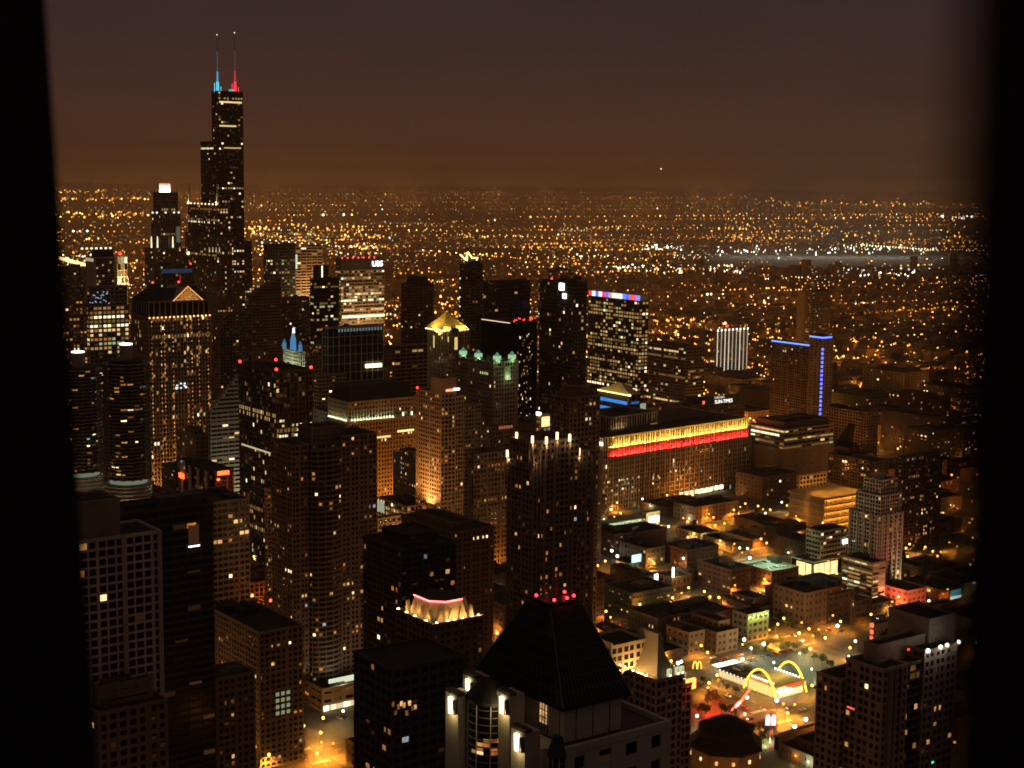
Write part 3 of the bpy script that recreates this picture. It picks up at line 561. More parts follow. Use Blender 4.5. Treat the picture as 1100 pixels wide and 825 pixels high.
for k in range(6): b.lit('lit_window', glow((1, .3, .15), .4), -b.W*.25-k*2.5-1.6, -b.W*.25-k*2.5, .02, .2, at(545, 462, 1300)[2], at(545, 459, 1300)[2])
b.done()
b = T('glass_tower', 'tall dark glass tower with a glaring square white sign near its top', 580, 616, 631, 305, 1500, cat='skyscraper', short='glass tower with the square white sign', col=(.06, .055, .05), bw=3.2, fh=3.8, pf=.25, sf=.3, lp=.03, pal='office', main=False)
b.mass(-b.W, 0, -b.D, 0, 40, b.H); b.mass(-b.W-.3, .3, -b.D-.3, .3, 0, 40.3, lp=.4, parapet=False, roofunits=False)
for (px, py, s_) in ((603, 308, 3.4), (606, 318, 2.4)):
    p = onx(px, py, b.X+1); y = p[1]-b.Y; b.lit('white_sign', glow((.95, 1, .82), 5), .2, 1.2, y-s_, y+s_, p[2]-s_, p[2]+s_)
b.done()
b = T('apartment_tower', 'stepped brown tower crowded with lit windows behind the square white sign', 578, 592, 631, 302, 1680, foot=False, main=False, col=(.3, .2, .13), bw=3, fh=3.2, pf=.4, sf=.4, lp=.30)
b.mass(-b.W, 0, -b.D, 0, 0, b.H); b.mass(-b.W*.62, -b.W*.2, -b.D*.8, -1, b.H-.5, b.H+11); b.beacon(-4, -4, b.H, 1.3); b.done()
# red white blue office
b = T('office_tower', 'lit office block with red, white and blue lights along its curved roof edge', 632, 687, 697, 324, 1750, cat='skyscraper', short='office block with tricolour roof lights', col=(.08, .075, .06), bw=4.6, fh=4.1, pf=.22, sf=.4, lp=.30, runs=.3, pal='office')
cols = [(1, .06, .06), (1, 1, .95), (.12, .2, 1), (1, .95, .9), (.9, .06, .15), (.12, .2, 1), (1, .3, .2), (1, 1, .8), (.8, .95, .7), (.95, 1, .8), (.15, .25, 1), (.1, .15, 1), (1, .1, .1), (.9, .1, .3), (.2, .3, 1)]
n = len(cols)
m = MB(); m.box(-b.W, -.8, -b.D, -.8, b.H, b.H+7, wall(WHITE)); m.build('crown_screen', b.root)
for i, c in enumerate(cols):
    y1 = -i*b.D/n; y0 = y1-b.D/n*.92; ii = n-1-i; c = cols[ii]; w = MB(); w.box(-.7, -.1, y0, y1, b.H+.8, b.H+6.6, glow(c, 1.3)); w.build('crown_light', b.root)
for zz in range(3): b.lit('glass_stair', glow((.9, 1, .6), .35), -b.W+1, -3, .05, .4, 6+zz*20, 20+zz*20)
b.done()
b = T('gold_roof_building', 'small rounded building with a golden lit roof and two blue bands', 643, 676, 688, 425, 1640, short='gold-roofed blue-banded building', main=False, col=(.05, .05, .055), lp=0)
Z = b.H; hw = max(b.W, b.D)/2; W_, D_ = b.W, b.D
b.mass(-W_, 0, -D_, 0, 0, Z, roofunits=False, lp=.01); m = MB(); m.loft([[(-W_-1, -D_-1, Z+1), (1, -D_-1, Z+1), (1, 1, Z+1), (-W_-1, 1, Z+1)], [(-W_*.45, -D_*.45, Z+11), (-W_*.4, -D_*.45, Z+11), (-W_*.4, -D_*.4, Z+11), (-W_*.45, -D_*.4, Z+11)]], wall((.55, .42, .2))); m.build('golden_roof', b.root)
b.lit('eave_light', glow((1, .8, .25), 3), 1.05, 1.5, -D_, 0, Z-.4, Z+.9); alight((11, -D_/2, Z+.5), 4, D_, 3000, (1, .75, .25), (-1, 0, .35), b.root, 'X'); plight((2, 2, Z+2), 900, (1, .8, .4), .4, b.root)
for k in range(2):
    z = Z-7-k*9; b.lit('blue_band', glow((.05, .3, 1), .9), .05, .4, -D_+1, -3, z-3.5, z); b.lit('blue_band', glow((.05, .3, 1), .35), -W_+2, -3, .05, .4, z-2.5, z)
b.lit('white_lamp', glow((1, .9, .7), 3), -1, 1, .2, 1.6, Z-.6, Z+1); b.done()
# ================================================================== the long market hall and the right half
HR = None
p0 = at(648, 472, 1440); D1 = None
lo, hi = 1440., 2000.
for _ in range(50):
    mid = (lo+hi)/2
    if at(808, 449, mid)[2] > p0[2]: lo = mid
    else: hi = mid
p1 = at(808, 449, lo); ang = math.atan2(p1[1]-p0[1], p1[0]-p0[0])-math.pi; LW = math.hypot(p1[0]-p0[0], p1[1]-p0[1])
b = Bldg('market_hall', 'enormous long stone hall with a yellow-lit parapet above a red-lit band', (p0[0], p0[1], 0), 'building', ang, False, col=(.36, .27, .19), bw=3.6, fh=4.4, pf=.5, sf=.2, lp=.03, pal='office', dep=.5)
Z = p0[2]; 
for k in range(8): f0, f1 = k/8, (k+1)/8; FOOT.append((p0[0]+(p1[0]-p0[0])*f1, p0[0]+(p1[0]-p0[0])*f0+22, p0[1]+(p1[1]-p0[1])*f1-95, p0[1]+(p1[1]-p0[1])*f0+2))
LAND.append((728, 490, 'long market hall', 1500))
DW = 95; b.mass(-LW, 0, -DW, 0, 0, Z-20, roofunits=False); b.mass(-LW+2, -2, -DW, -2.2, Z-20.2, Z-10.5, lp=.0, sf=.1, roofunits=False, parapet=False); b.mass(-LW+2, -2, -DW, -2.4, Z-10.6, Z, lp=0, sf=.05, fh=10, col=(.5, .4, .28), roofunits=True)
b.wall.box(-LW+2, -2, -2.3, -.35, Z-10.95, Z-10.5, wall((.4, .32, .22)))
for k in range(24):
    x = -LW+8+k*(LW-16)/24
    alight((x, -.75, Z-18.7), 5.5, .4, 4200, (1, .03, .025), (0, -.30, 1), b.root)
    alight((x, -.9, Z-10.2), 5.5, .4, 3300, (1, .60, .10), (0, -.12, 1), b.root)
b.lit('lit_loading_bay', glow((1, .8, .4), 2.6), -LW*.72, -LW*.63, .1, .7, 1.5, 5); 
for k in range(9):
    x = -LW*.5-k*7.5; b.lit('lit_loading_bay', glow((1, .85, .5), b.R.choice((1.5, 3, 4))), x-5, x, .1, .7, 2, 6)
b.mass(-LW*.48, -LW*.18, -DW*.8, -DW*.3, Z-.3, Z+13, col=(.5, .42, .3), lp=0, sf=.06, fh=14, pf=.4, glass=GLASS); alight((-LW*.33, -DW*.3+3, Z+1.5), LW*.28, 1, 2200, (1, .72, .3), (0, -.25, 1), b.root)
zz = 25; 
for k in range(60):
    x = -2-b.R.random()*(LW-6)*b.R.random(); z = b.R.choice((13.2, 17.6, 22, 22, 26.4, 26.4))
    b.lit('window', b.R.choices(OFFC, OFFW)[0], x-1.6, x, -.3, -.02, z+1.4, z+3.2)
b.lit('corner_lamp', glow((1, .8, .4), 4), .2, 1.5, -8, 0, Z-6, Z-3); b.done()
alight((p0[0]-LW*.5+5, p0[1]+20, 3), LW, 10, 15000, (1, .42, .12), (0, -.7, 1))
# sign hall behind
b = T('sign_hall', 'dark gabled hall carrying a long white lettered roof sign, behind the long market hall', 733, 752, 800, 436, 1690, foot=True, short='hall with the white lettered sign', col=DKST, lp=.0)
q = wall((.05, .05, .05)); m = MB(); m.loft([[(-b.W, y, b.H), (0, y, b.H), (-b.W*.15, y, b.H+7)] for y in (-b.D, -12)], q); m.build('gable', b.root)
text('SUN-TIMES', 5.6, glow((1, 1, .9), 1.8), (-b.W*.52, .3, b.H+2.4), 'N', b.root, 'sign_letters'); text('CHICAGO', 3.4, glow((1, 1, .9), .9), (-b.W*.42, .3, b.H+7.2), 'N', b.root, 'sign_letters')
m = MB(); m.box(-b.W*.9, -b.W*.08, -.6, -.1, b.H-.2, b.H+9.5, wall((.04, .045, .04))); m.build('sign_board', b.root); b.lit('red_emblem', glow((1, .12, .08), 1.6), -b.W*.10, -b.W*.05, .1, .4, b.H+1.5, b.H+5); b.done()
T('office_block', 'grey office block with one bright floor, right of the tricolour-lit office block', 690, 737, 757, 374, 2050, foot=False, short='grey block with one bright floor', col=(.16, .14, .11), style='bands', pf=.12, sf=.4, bw=5, fh=4.2, lp=.05, runs=.16, pal='office').done()
b = T('striped_building', 'pale block with eight floodlit vertical white stripes and a red roof light', 768, 770, 804, 354, 2480, foot=False, short='block with vertical white stripes', col=(.25, .22, .18), lp=.02)
for k in range(9):
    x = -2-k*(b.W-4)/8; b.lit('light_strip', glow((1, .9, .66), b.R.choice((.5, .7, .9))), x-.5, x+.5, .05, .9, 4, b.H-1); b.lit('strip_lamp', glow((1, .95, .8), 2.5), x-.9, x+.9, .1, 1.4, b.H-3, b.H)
b.beacon(-b.W*.4, -6, b.H+1, 2.2); b.done()
b = T('blue_edged_block', 'broad hotel slab with a bright blue line along its roof edge', 829, 876, 880, 371, 1850, cat='building', short='blue-edged hotel slab', col=(.27, .19, .13), bw=3.6, fh=3.3, pf=.45, sf=.4, lp=.03)
bl = glow((.10, .22, 1), 3.0); b.lit('blue_line', bl, .1, .6, -b.D, -1, b.H-1.6, b.H-.2); b.lit('green_sign', glow((.1, 1, .3), 1.2), .1, .5, -b.D*.35-8, -b.D*.35, 33, 36); b.done()
b = T('blue_edged_tower', 'slim tower with a vertical line of blue lights down its corner', 870, 884, 896, 362, 1810, cat='tower', short='tower with the vertical blue lights', col=(.34, .27, .21), bw=6, pf=.6, sf=.6, lp=.0)
b.lit('blue_line', bl, .1, .6, -b.D, 0, b.H-1.6, b.H-.2); b.lit('blue_line', bl, -b.W*.8, 0, .1, .6, b.H-1.6, b.H-.2)
for k in range(19):
    z = b.H-13-k*5.0; b.lit('blue_lamp', glow((.12, .16, 1), 2.4), -1.8, .3, -1.2, .45, z-2.8, z)
b.lit('lit_billboard', glow((.9, 1, .85), 1.4), -b.W-9, -b.W-1, .1, .6, 8, 22); b.done()
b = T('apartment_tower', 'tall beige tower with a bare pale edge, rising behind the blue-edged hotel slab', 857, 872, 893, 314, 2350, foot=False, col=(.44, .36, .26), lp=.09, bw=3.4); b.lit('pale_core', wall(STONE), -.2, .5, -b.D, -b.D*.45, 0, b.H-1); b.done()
b = T('office_block', 'wide stone block with two glowing floors below the blue-edged hotel slab', 806, 843, 897, 456, 1580, short='wide stone block with glowing floors', main=False, col=(.36, .27, .18), pal='office')
z1 = at(843, 484, 1580)[2]; b.mass(-b.W, 0, -b.D, 0, 0, z1, bw=12, pf=.9, sf=.9, fh=7, lp=.0, roofunits=False); b.mass(-b.W+.4, -.4, -b.D+.4, -.4, z1-.2, b.H-6, style='bands', bw=7, pf=.1, sf=.45, fh=4, lp=.3, runs=.6); b.mass(-b.W+5, -5, -b.D+5, -5, b.H-6.2, b.H, col=DKST, lp=0, sf=.9); b.done()
b = T('brown_block', 'tall brown slab with a dark stepped shadow-coloured stair wall, right of the wide stone block', 887, 931, 944, 444, 1750, col=(.26, .18, .12), lp=.02, bw=4)
b.root['label'] = 'tall brown slab with a dark slanting glass wall, beyond the wide stone block'
m = MB(); m.poly([(.15, -b.D*.85, 8), (.15, -b.D*.35, 8), (.15, -b.D*.25, b.H-14), (.15, -b.D*.4, b.H-14)], GLASS); m.build('slanting_glass', b.root); b.done()
b = T('parking_garage', 'parking garage glowing orange between its decks, with a lit top deck', 846, 886, 933, 536, 1400, short='orange glowing parking garage', main=False, col=TAN)
zf = b.H; n = 5
for k in range(n):
    z = zf*k/n; b.wall.box(-b.W, 0, -b.D, 0, z+zf/n-1.6, z+zf/n-.02*k, wall((.55, .42, .25)))
    b.wall.box(-b.W+1.5, -1.5, -b.D+1.5, -1.5, z, z+zf/n-1.55, wall((.4, .3, .2)))
    for i in range(12): b.wall.box(-b.W+.3+i*(b.W-1)/11.5, -b.W+.8+i*(b.W-1)/11.5, -.9, -.15, z, z+zf/n-1.5, wall((.5, .38, .25)))
    alight((-b.W*.5, -.7, z+zf/n-1.8), b.W*.95, .6, 4200, (1, .40, .05), (0, -.3, -1), b.root); alight((-.7, -b.D*.5, z+zf/n-1.8), .6, b.D*.95, 800, (1, .40, .05), (-.3, 0, -1), b.root, 'Y')
b.lit('deck', wall((.3, .24, .15)), -b.W+.3, -.3, -b.D+.3, -.3, zf+.05, zf+.25)
for k in range(6): plight((-6-k*(b.W-10)/5, -8-(k % 2)*10, zf+9), 4500, (1, .40, .05), .3, b.root)
b.done()
b = T('masonry_block', 'yellow-lit masonry block behind the orange glowing parking garage', 856, 859, 888, 512, 1460, col=(.5, .38, .22), bw=4.5, fh=4, lp=.05); alight((-b.W*.3, 13, 1), 24, 4, 30000, (1, .40, .05), (0, -.6, 1), b.root); b.done()
b = T('apartment_tower', 'dark broad apartment tower dotted with lit windows, behind the white stepped tower', 962, 969, 1013, 493, 1330, near=False, short='dark dotted apartment tower', col=(.13, .085, .06), bw=3.2, fh=3.1, lp=.09); b.done()
b = T('apartment_tower', 'low wide brown block rising behind the white stepped tower', 890, 940, 955, 497, 1500, col=(.17, .11, .075), bw=3.4, fh=3.2, lp=.06)
b.root['label'] = 'low wide brown block rising behind the white stepped tower'; b.done()
# white stepped condominium
b = T('stepped_tower', 'white stepped condominium tower with ribs and setbacks near its top', 912, 946, 971, 556, 1180, cat='tower', short='white stepped tower', main=False, near=True, col=(.62, .54, .44), bw=2.7, fh=3.15, pf=.34, sf=.36, lp=.035)
Z = b.H; W_, D_ = b.W, b.D
b.mass(-W_, 0, -D_, 0, 0, Z, roofunits=False); z2 = at(946, 534, 1183)[2]; b.mass(-W_+.6, -2.2, -D_+4, -2.2, Z-.3, z2, roofunits=False); z3 = at(946, 517, 1187)[2]; b.mass(-W_+2.2, -5, -D_+9, -5, z2-.3, z3, roofunits=False)
m = MB(); m.cyl(-W_*.5, -D_*.5, z3, z3+3.5, 5, 5, wall((.6, .52, .42)), 12); m.build('roof_drum', b.root)
for k in range(5):
    x = -2-k*(W_-4)/4; m = MB(); m.box(x-.5, x+.5, .02, 1.1, 0, Z+2, wall((.66, .58, .48))); m.build('rib', b.root)
for k in range(5):
    y = -2-k*(D_-4)/4; m = MB(); m.box(.02, 1.1, y-.5, y+.5, 0, Z+2, wall((.66, .58, .48))); m.build('rib', b.root)
alight((18, -D_*.4, 2), 6, 30, 26000, (1, .66, .3), (-.7, 0, 1), b.root, 'Y'); alight((-W_*.5, 18, 2), 24, 6, 16000, (1, .7, .4), (0, -.7, 1), b.root); b.done()
b = T('podium_garage', 'low garage wing with rows of amber openings at the foot of the white stepped tower', 905, 938, 952, 606, 1150, col=(.5, .4, .28), style='bands', bw=6, fh=3.2, pf=.1, sf=.5, lp=.9, pal='office', foot=False); b.done()
b = T('glass_midrise', 'banded glass office midrise over a blazing yellow glass lobby', 866, 882, 910, 572, 1230, short='midrise with the blazing lobby', main=False, col=(.36, .3, .22), pal='office')
zl = at(882, 602, 1230)[2]; b.mass(-b.W, 0, -b.D, 0, zl, b.H, style='bands', bw=3.4, fh=3.8, pf=.12, sf=.45, lp=.05)
b.mass(-b.W, 10, -b.D-6, 2, 0, zl-.3, col=(.5, .42, .3), bw=7, fh=zl, pf=.12, sf=.08, lp=0)
b.lit('lit_lobby', glow((1, .78, .3), 1.7), -b.W*.62, 8, 1.4, 1.72, 2, zl-2); b.lit('lit_lobby', glow((1, .78, .3), 1.5), 9.4, 9.72, -b.D, 0, 2, zl-2); b.lit('sign', glow((1, .97, .85), 4), -b.W-1, -b.W+5, .2, 1, zl+10, zl+13.5); b.lit('sign', glow((1, .97, .85), 3), -b.W-9, -b.W-2.5, .2, 1, zl+8, zl+12); plight((-4, 12, 6), 4000, (1, .62, .2), 1, b.root); b.done()
# nearer low blocks in the streets on the right, each placed by its own corner
def low(name, label, xl, xc, xr, yt, hgt, short=None, **k):
    d_ = ray(xc, yt); D = math.hypot(d_[0], d_[1])*(hgt-EYE)/d_[2]
    k.setdefault('bw', 5.2); k.setdefault('fh', 4.8); k.setdefault('glass', GLASSW); k.setdefault('pf', .5); k.setdefault('sf', .5); k.setdefault('lp', .03)
    return T(name, label, xl, xc, xr, yt, D, short=short, near=True, **k)
b = low('brick_block', 'five-storey brown brick block with a bare top row of square windows, on the broad crossing', 831, 865, 889, 638.5, 25, short='five-storey brick block', col=(.34, .21, .12), bw=5.0); b.root['label'] = 'five-storey brown brick block with square windows at the broad street crossing'; b.done()
low('brick_block', 'lower brick block with a pale cornice, joined to the five-storey brick block', 885, 889.5, 918, 641, 19, col=(.27, .15, .09)).done()
low('brick_block', 'narrow brown block with an arched front beside the pale-corniced brick block', 914, 919, 936, 647, 17, col=(.22, .13, .08)).done()
b = low('brick_block', 'small block washed by green cornice lights, across from the parking lot', 787, 803.5, 826, 661.5, 19, short='green-lit small block', col=(.42, .38, .22))
for k in range(5): b.lit('cornice_lamp', glow((.7, 1, .35), 3), -2-k*(b.W-4)/4.2, -1-k*(b.W-4)/4.2, .3, .9, b.H-1.4, b.H-.6); plight((-2-k*(b.W-4)/4, 1.8, b.H-1.5), 700, (.6, 1, .2), .2, b.root)
b.done()
b = low('brick_block', 'plain tan block with a darker twin roof, before the green-lit small block', 731, 770, 793, 681, 14, col=(.34, .23, .13)); b.mass(-b.W-.5, -b.W*.5, -b.D, -9, b.H-.5, b.H+4, lp=.02); b.done()
low('brick_block', 'narrow tan block standing behind the twin-roofed tan block', 716, 740, 757, 681, 15, col=(.36, .24, .13)).done()
b = low('parking_garage', 'low garage with a pale green lit top deck of parked cars', 793, 829, 858, 615, 15, short='garage with the green lit deck', col=(.34, .22, .13), main=False)
b.mass(-b.W, 0, -b.D, 0, 0, b.H, roofunits=False, lp=.02, roof=wall((.3, .34, .28)))
for k in range(6): plight((-b.W*(.12+.3*(k % 3)), -b.D*(.25+.5*(k//3)), b.H+9), 3600, (.7, 1, .6), .4, b.root)
u = MB(); u.box(-b.W*.95, -b.W*.75, -b.D*.75, -b.D*.45, b.H-.2, b.H+4.5, ROOFM); u.build('stair_house', b.root); GREENDECK = b; b.done()
b = low('parking_garage', 'open garage with three bright greenish decks beside the pillar-lit tower', 640, 648, 693, 562, 17, short='greenish open garage', col=(.4, .38, .3), main=False)
for k in range(4):
    z = b.H*k/4; b.wall.box(-b.W, 0, -b.D, 0, z+b.H/4-1.5, z+b.H/4-.02*k, wall((.4, .38, .3))); b.wall.box(-b.W+1.5, -1.5, -b.D+1.5, -3, z, z+b.H/4-1.45, wall((.5, .5, .42)))
    for i in range(13): b.wall.box(-b.W+.3+i*(b.W-1)/12.5, -b.W+.9+i*(b.W-1)/12.5, -.9, -.2, z, z+b.H/4-1.4, wall((.4, .38, .3)))
    alight((-b.W*.5, -.5, z+b.H/4-1.7), b.W*.95, .6, 2600, (.8, 1, .6), (0, -.35, -1), b.root)
for k in range(2): m = MB(); m.cyl(-b.W*.05-14*k, -9, b.H, b.H+8, .12, .12, METAL, 5); m.ball(-b.W*.05-14*k, -9, b.H+8.5, 1.1, glow((1, .75, .35), 4), 8, 5); m.build('deck_lamp', b.root)
b.done()
b = low('small_shop', 'small white-lit building with a glowing side wall, right of the greenish open garage', 690, 694, 709, 552, 12, col=(.6, .52, .38)); b.lit('lit_opening', glow((1, .9, .5), 4), -b.W*.9, -b.W*.2, .1, .6, 3, 9); plight((-b.W*.5, 8, 8), 6000, (1, .8, .4), .5, b.root); b.done()
b = low('brick_block', 'dark block with a faded painted billboard on its side wall', 659, 683, 716, 573, 18, col=(.17, .1, .065), pf=.7, sf=.7); m = MB(); m.box(.02, .3, -b.D*.95, -b.D*.25, b.H*.35, b.H*.95, wall((.4, .33, .26), .8, .5, .3)); m.build('painted_billboard', b.root); b.lit('roof_sign', wall((.7, .6, .45)), -b.W*.3, -b.W*.1, -9, -8.4, b.H+.5, b.H+3.5); b.done()
b = low('sign_building', 'small building carrying a bright turquoise and white billboard on its roof', 661, 676, 686, 606, 12, short='turquoise billboard building', col=(.4, .3, .16)); z = b.H
m = MB(); m.box(-b.W-2, -1.5, .2, .8, z+.5, z+7.2, METAL); m.box(-b.W-1.8, -1.7, .8, .95, z+.8, z+7, glow((.45, .95, .85), 1.6)); 
for k in range(3): m.box(-b.W+.5+k*.6, -3.5+k*.3, .95, 1.0, z+2+k*1.7, z+2.8+k*1.7, glow((1, 1, .95), 2.2))
m.build('billboard', b.root); b.lit('yellow_panel', glow((1, .65, .2), .9), .1, .5, -b.D*.9, -b.D*.3, z-5, z-.5); plight((-b.W/2, 7, 6), 1500, (.6, 1, .5), .4, b.root); b.done()
low('brick_block', 'broad dark brick warehouse with a row of lit ground-floor windows, below the long market hall', 713, 738, 772, 592, 15, col=BRICK, lp=.05).done()
low('brick_block', 'long brown row with tall ground-floor openings, below the broad brick warehouse', 738, 745, 788, 612, 10, col=(.25, .17, .1)).done()
b = low('brick_block', 'orange-lit corner block at the bright crossing with the white roof floodlight', 704, 722, 743, 622, 12, col=(.34, .19, .1)); m = MB(); m.box(-4, -2.5, -3, -2, b.H+.3, b.H+8, glow((1, .9, .55), 4)); m.build('roof_floodlight', b.root); plight((-3, 3, b.H+6), 5000, (1, .8, .4), .4, b.root); b.done()
b = low('brick_block', 'dark shop block with a tall glowing white sign on its corner', 655, 694, 706, 620, 15, col=(.2, .11, .07)); b.lit('corner_sign', glow((1, 1, .9), 3.5), -b.W-.2, -b.W+3.0, .1, .9, b.H-10, b.H+1); b.done()
b = low('red_building', 'pinkish red lit low building right of the white stepped tower', 940, 975, 995, 636, 13, short='pinkish red building', col=(.5, .2, .13)); plight((-8, 14, 7), 14000, (1, .3, .15), .5, b.root); plight((10, -8, 7), 16000, (1, .22, .12), .5, b.root); b.done()
b = low('brick_block', 'beige flat block below a small blue and white billboard', 992, 1001, 1024, 652, 10, col=(.45, .34, .22)); m = MB(); z = b.H; x = -b.W; m.box(x-12, x+.5, -3, -2.4, z+1, z+8, METAL); m.box(x-11.8, x+.3, -2.4, -2.2, z+1.2, z+7.8, glow((.12, .45, .5), .9)); m.box(x-11.8, x+.3, -2.2, -2.1, z+1.2, z+3.2, glow((.75, .85, 1), 2)); m.build('billboard', b.root); b.done()
b = low('club_building', 'beige building with a vertical red neon sign and a dark mural', 934, 941, 960, 672, 14, short='building with the vertical red sign', col=(.5, .38, .24), pf=.8, sf=.8)
m = MB(); m.box(.3, 1.5, -3, -.5, b.H-16, b.H+2, wall((.4, .2, .1))); m.build('sign_fin', b.root)
for k in range(4): b.lit('red_lamp', glow((1, .12, .06), 2.5), 1.5, 2.0, -2.8, -.8, b.H-15+k*4.6, b.H-12.6+k*4.6)
for k in range(2): m = MB(); m.ball(-b.W*.35-k*5, .15, b.H-7+k, 2.2, plain('mural_paint', (.05, .045, .05), .8), 10, 6); m.build('mural', b.root)
b.done()
b = low('flat_warehouse', 'flat dark-roofed shop with a long tan side wall at the bottom edge', 832, 836, 893, 792, 8, col=(.55, .4, .22), pf=.9, sf=.9); b.done()
# octagonal pavilion
X, Y, Z = at(779, 812, 775); rt = tag(empty('pavilion', (X-13, Y-13, 0)), 'octagonal two-tier dark roofed pavilion with lit square windows at the bottom edge', 'pavilion'); FOOT.append((X-36, X+12, Y-36, Y+8)); LAND.append((783, 800, 'octagonal pavilion', 775))
def octo(r, z): return [(r*math.cos(6.2832*(i+.5)/8), r*math.sin(6.2832*(i+.5)/8), z) for i in range(8)]
m = MB(); m.loft([octo(19, 0), octo(19, Z-.5)], wall((.45, .33, .2)), top=ROOFM); m.build('wall', rt)
m = MB(); m.loft([octo(20.5, Z-.5), octo(20.5, Z+.7), octo(15, Z+5.5), octo(14.8, Z+8.5), octo(15.6, Z+8.8), octo(6, Z+14), octo(1, Z+15)], wall((.035, .03, .028))); m.build('roof', rt)
for i in range(8):
    a = octo(19.05, 0)[i]; c = octo(19.05, 0)[(i+1) % 8]
    for k in (.2, .5, .8):
        x, y = a[0]+(c[0]-a[0])*k, a[1]+(c[1]-a[1])*k
        if (i+int(k*10)) % 2 == 0: m = MB(); m.box(x-.55, x+.55, y-.55, y+.55, Z-5.6, Z-3.8, HOME[2+(i % 2)]); m.build('window', rt)
# ================================================================== the near towers
def bay(b, xa, xb, y, dep, z0, z1, fh, col, lp, n=14, rng=None):
    """bowed glass bay with slab edges; xa<xb"""
    w = (xb-xa)/2; cx = (xa+xb)/2; arc = [(cx+w*math.cos(math.pi*i/n), y+dep*math.sin(math.pi*i/n)) for i in range(n+1)]
    m = MB(); base = [(xa, y-1)]+[(cx+(px-cx)*.96, y+(py-y)*.94) for px, py in reversed(arc)]+[(xb, y-1)]
    m.prism(list(reversed(base)), z0, z1-.3, b.st['glass'])
    k = 0; z = z0
    while z < z1-.5:
        m.prism(list(reversed([(xa, y-1)]+list(reversed(arc))+[(xb, y-1)])), z, min(z+fh*.42, z1), wall(col)); z += fh
    for i in range(0, n+1, 2): px, py = arc[i]; m.box(px-.22, px+.22, py-.35, py+.05, z0, z1-.2, wall(col))
    m.build('bowed_bay', b.root); z = z0
    while z < z1-fh:
        for i in range(n):
            if b.R.random() < lp:
                q = .975; P = [(cx+(arc[j][0]-cx)*q, y+(arc[j][1]-y)*q) for j in (i, i+1)]
                w_ = MB(); w_.poly([(P[0][0], P[0][1], z+fh*.42), (P[1][0], P[1][1], z+fh*.42), (P[1][0], P[1][1], z+fh), (P[0][0], P[0][1], z+fh)], b.pick(b.st)); w_.build('window', b.root)
        z += fh
b = T('condo_tower', 'tall brown condominium tower with a bowed middle bay, in front of the big black tower', 310, 313, 405, 478, 900, dp=26, cat='tower', short='bow-fronted condominium tower', main=False, near=True, col=(.27, .19, .13), bw=3.1, fh=3.05, pf=.42, sf=.42, lp=.05)
nx = lambda px, py=500: ony(px, py, b.Y)[0]-b.X
xL, xR = nx(331), nx(367); Z = b.H
b.mass(xL, 0, -b.D, 0, 0, Z-1, roofunits=False); b.mass(-b.W, xR, -b.D, 0, 0, Z+1.5, roofunits=False, lp=.055); b.mass(xR+.1, xL-.1, -b.D, -1.2, 0, Z-1.5, lp=0, roofunits=False); b.mass(xR-5, xL-6, -b.D+3, -6, Z-2, Z+7, lp=0, sf=.9, roofunits=False)
bay(b, xR+.4, xL-.4, -1.2, 6.5, 0, Z-4, 3.05, (.24, .17, .115), .045)
m = MB(); m.cyl(xL-5, -4, Z-1.6, Z+14, .35, .2, wall(STONE), 6); m.build('mast', b.root); b.done()
b = T('podium_garage', 'stone parking podium with a white-lit rooftop pool deck at the foot of the bow-fronted tower', 326, 346, 392, 742, 885, short='podium with the white-lit deck', near=True, foot=False, col=(.4, .3, .19), style='bands', bw=8, pf=.3, sf=.6, fh=4.6, lp=.08)
b.root['label'] = 'stone podium with a white-lit deck at the foot of the bow-fronted tower'
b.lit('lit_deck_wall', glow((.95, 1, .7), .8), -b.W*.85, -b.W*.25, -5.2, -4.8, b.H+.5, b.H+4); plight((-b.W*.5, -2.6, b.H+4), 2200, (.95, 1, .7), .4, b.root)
for k in range(9): b.lit('street_front', glow((1, .8, .45), b.R.choice((.8, 1.6, 3))), -4-k*(b.W-6)/9, -1-k*(b.W-6)/9, .1, .5, 1, 4)
b.done()
b = T('deco_tower', 'tall slim ribbed tower whose crown pillars are lit like white torches', 545, 573, 640, 491, 750, cat='tower', short='torch-crowned ribbed tower', main=False, near=True, col=(.22, .16, .115), bw=2.9, fh=3.05, pf=.45, sf=.4, lp=.045)
Z = b.H; W_, D_ = b.W, b.D; nx = lambda px, py=500: ony(px, py, b.Y)[0]-b.X
xa, xb = nx(620), nx(579); zt = at(585, 474, 756)[2]
b.mass(-W_, 0, -D_, 0, 0, Z, roofunits=False, lp=.04); b.mass(xa, xb, -D_-1, 1.6, 0, zt, roofunits=False, lp=.10); b.mass(xa+1, xb+4, -D_+2, -3, zt-14, zt-.5, lp=.03, roofunits=False)
b.mass(-W_-.6, -W_*.55, -D_-10, -D_-.3, 0, Z-6, lp=.05, roofunits=False)
tor = glow((1, .62, .28), 4)
for px, py, pl in ((545, 487, 'E'), (572, 491, 'E'), (555, 468, 'b'), (572, 472, 'n'), (587, 473, 'n'), (598.5, 468, 'n'), (612, 470, 'n'), (622, 485, 'N')):
    p = onx(px, py, b.X+.3) if pl == 'E' else onx(px, py, b.X+xb+.3) if pl == 'b' else ony(px, py, b.Y+(2 if pl == 'n' else .4))
    x, y, z = p[0]-b.X, p[1]-b.Y, p[2]; m = MB(); m.cyl(x, y, z-14, z-1.8, .75, .75, wall((.3, .22, .16)), 8); m.cyl(x, y, z-2, z+1.8, .66, .6, tor, 8); m.cyl(x, y, z+1.8, z+2.8, .5, .05, wall((.3, .22, .16)), 8); m.build('torch_pillar', b.root); plight((x+.4, y+1.6, z-3), 260, (1, .7, .35), .3, b.root)
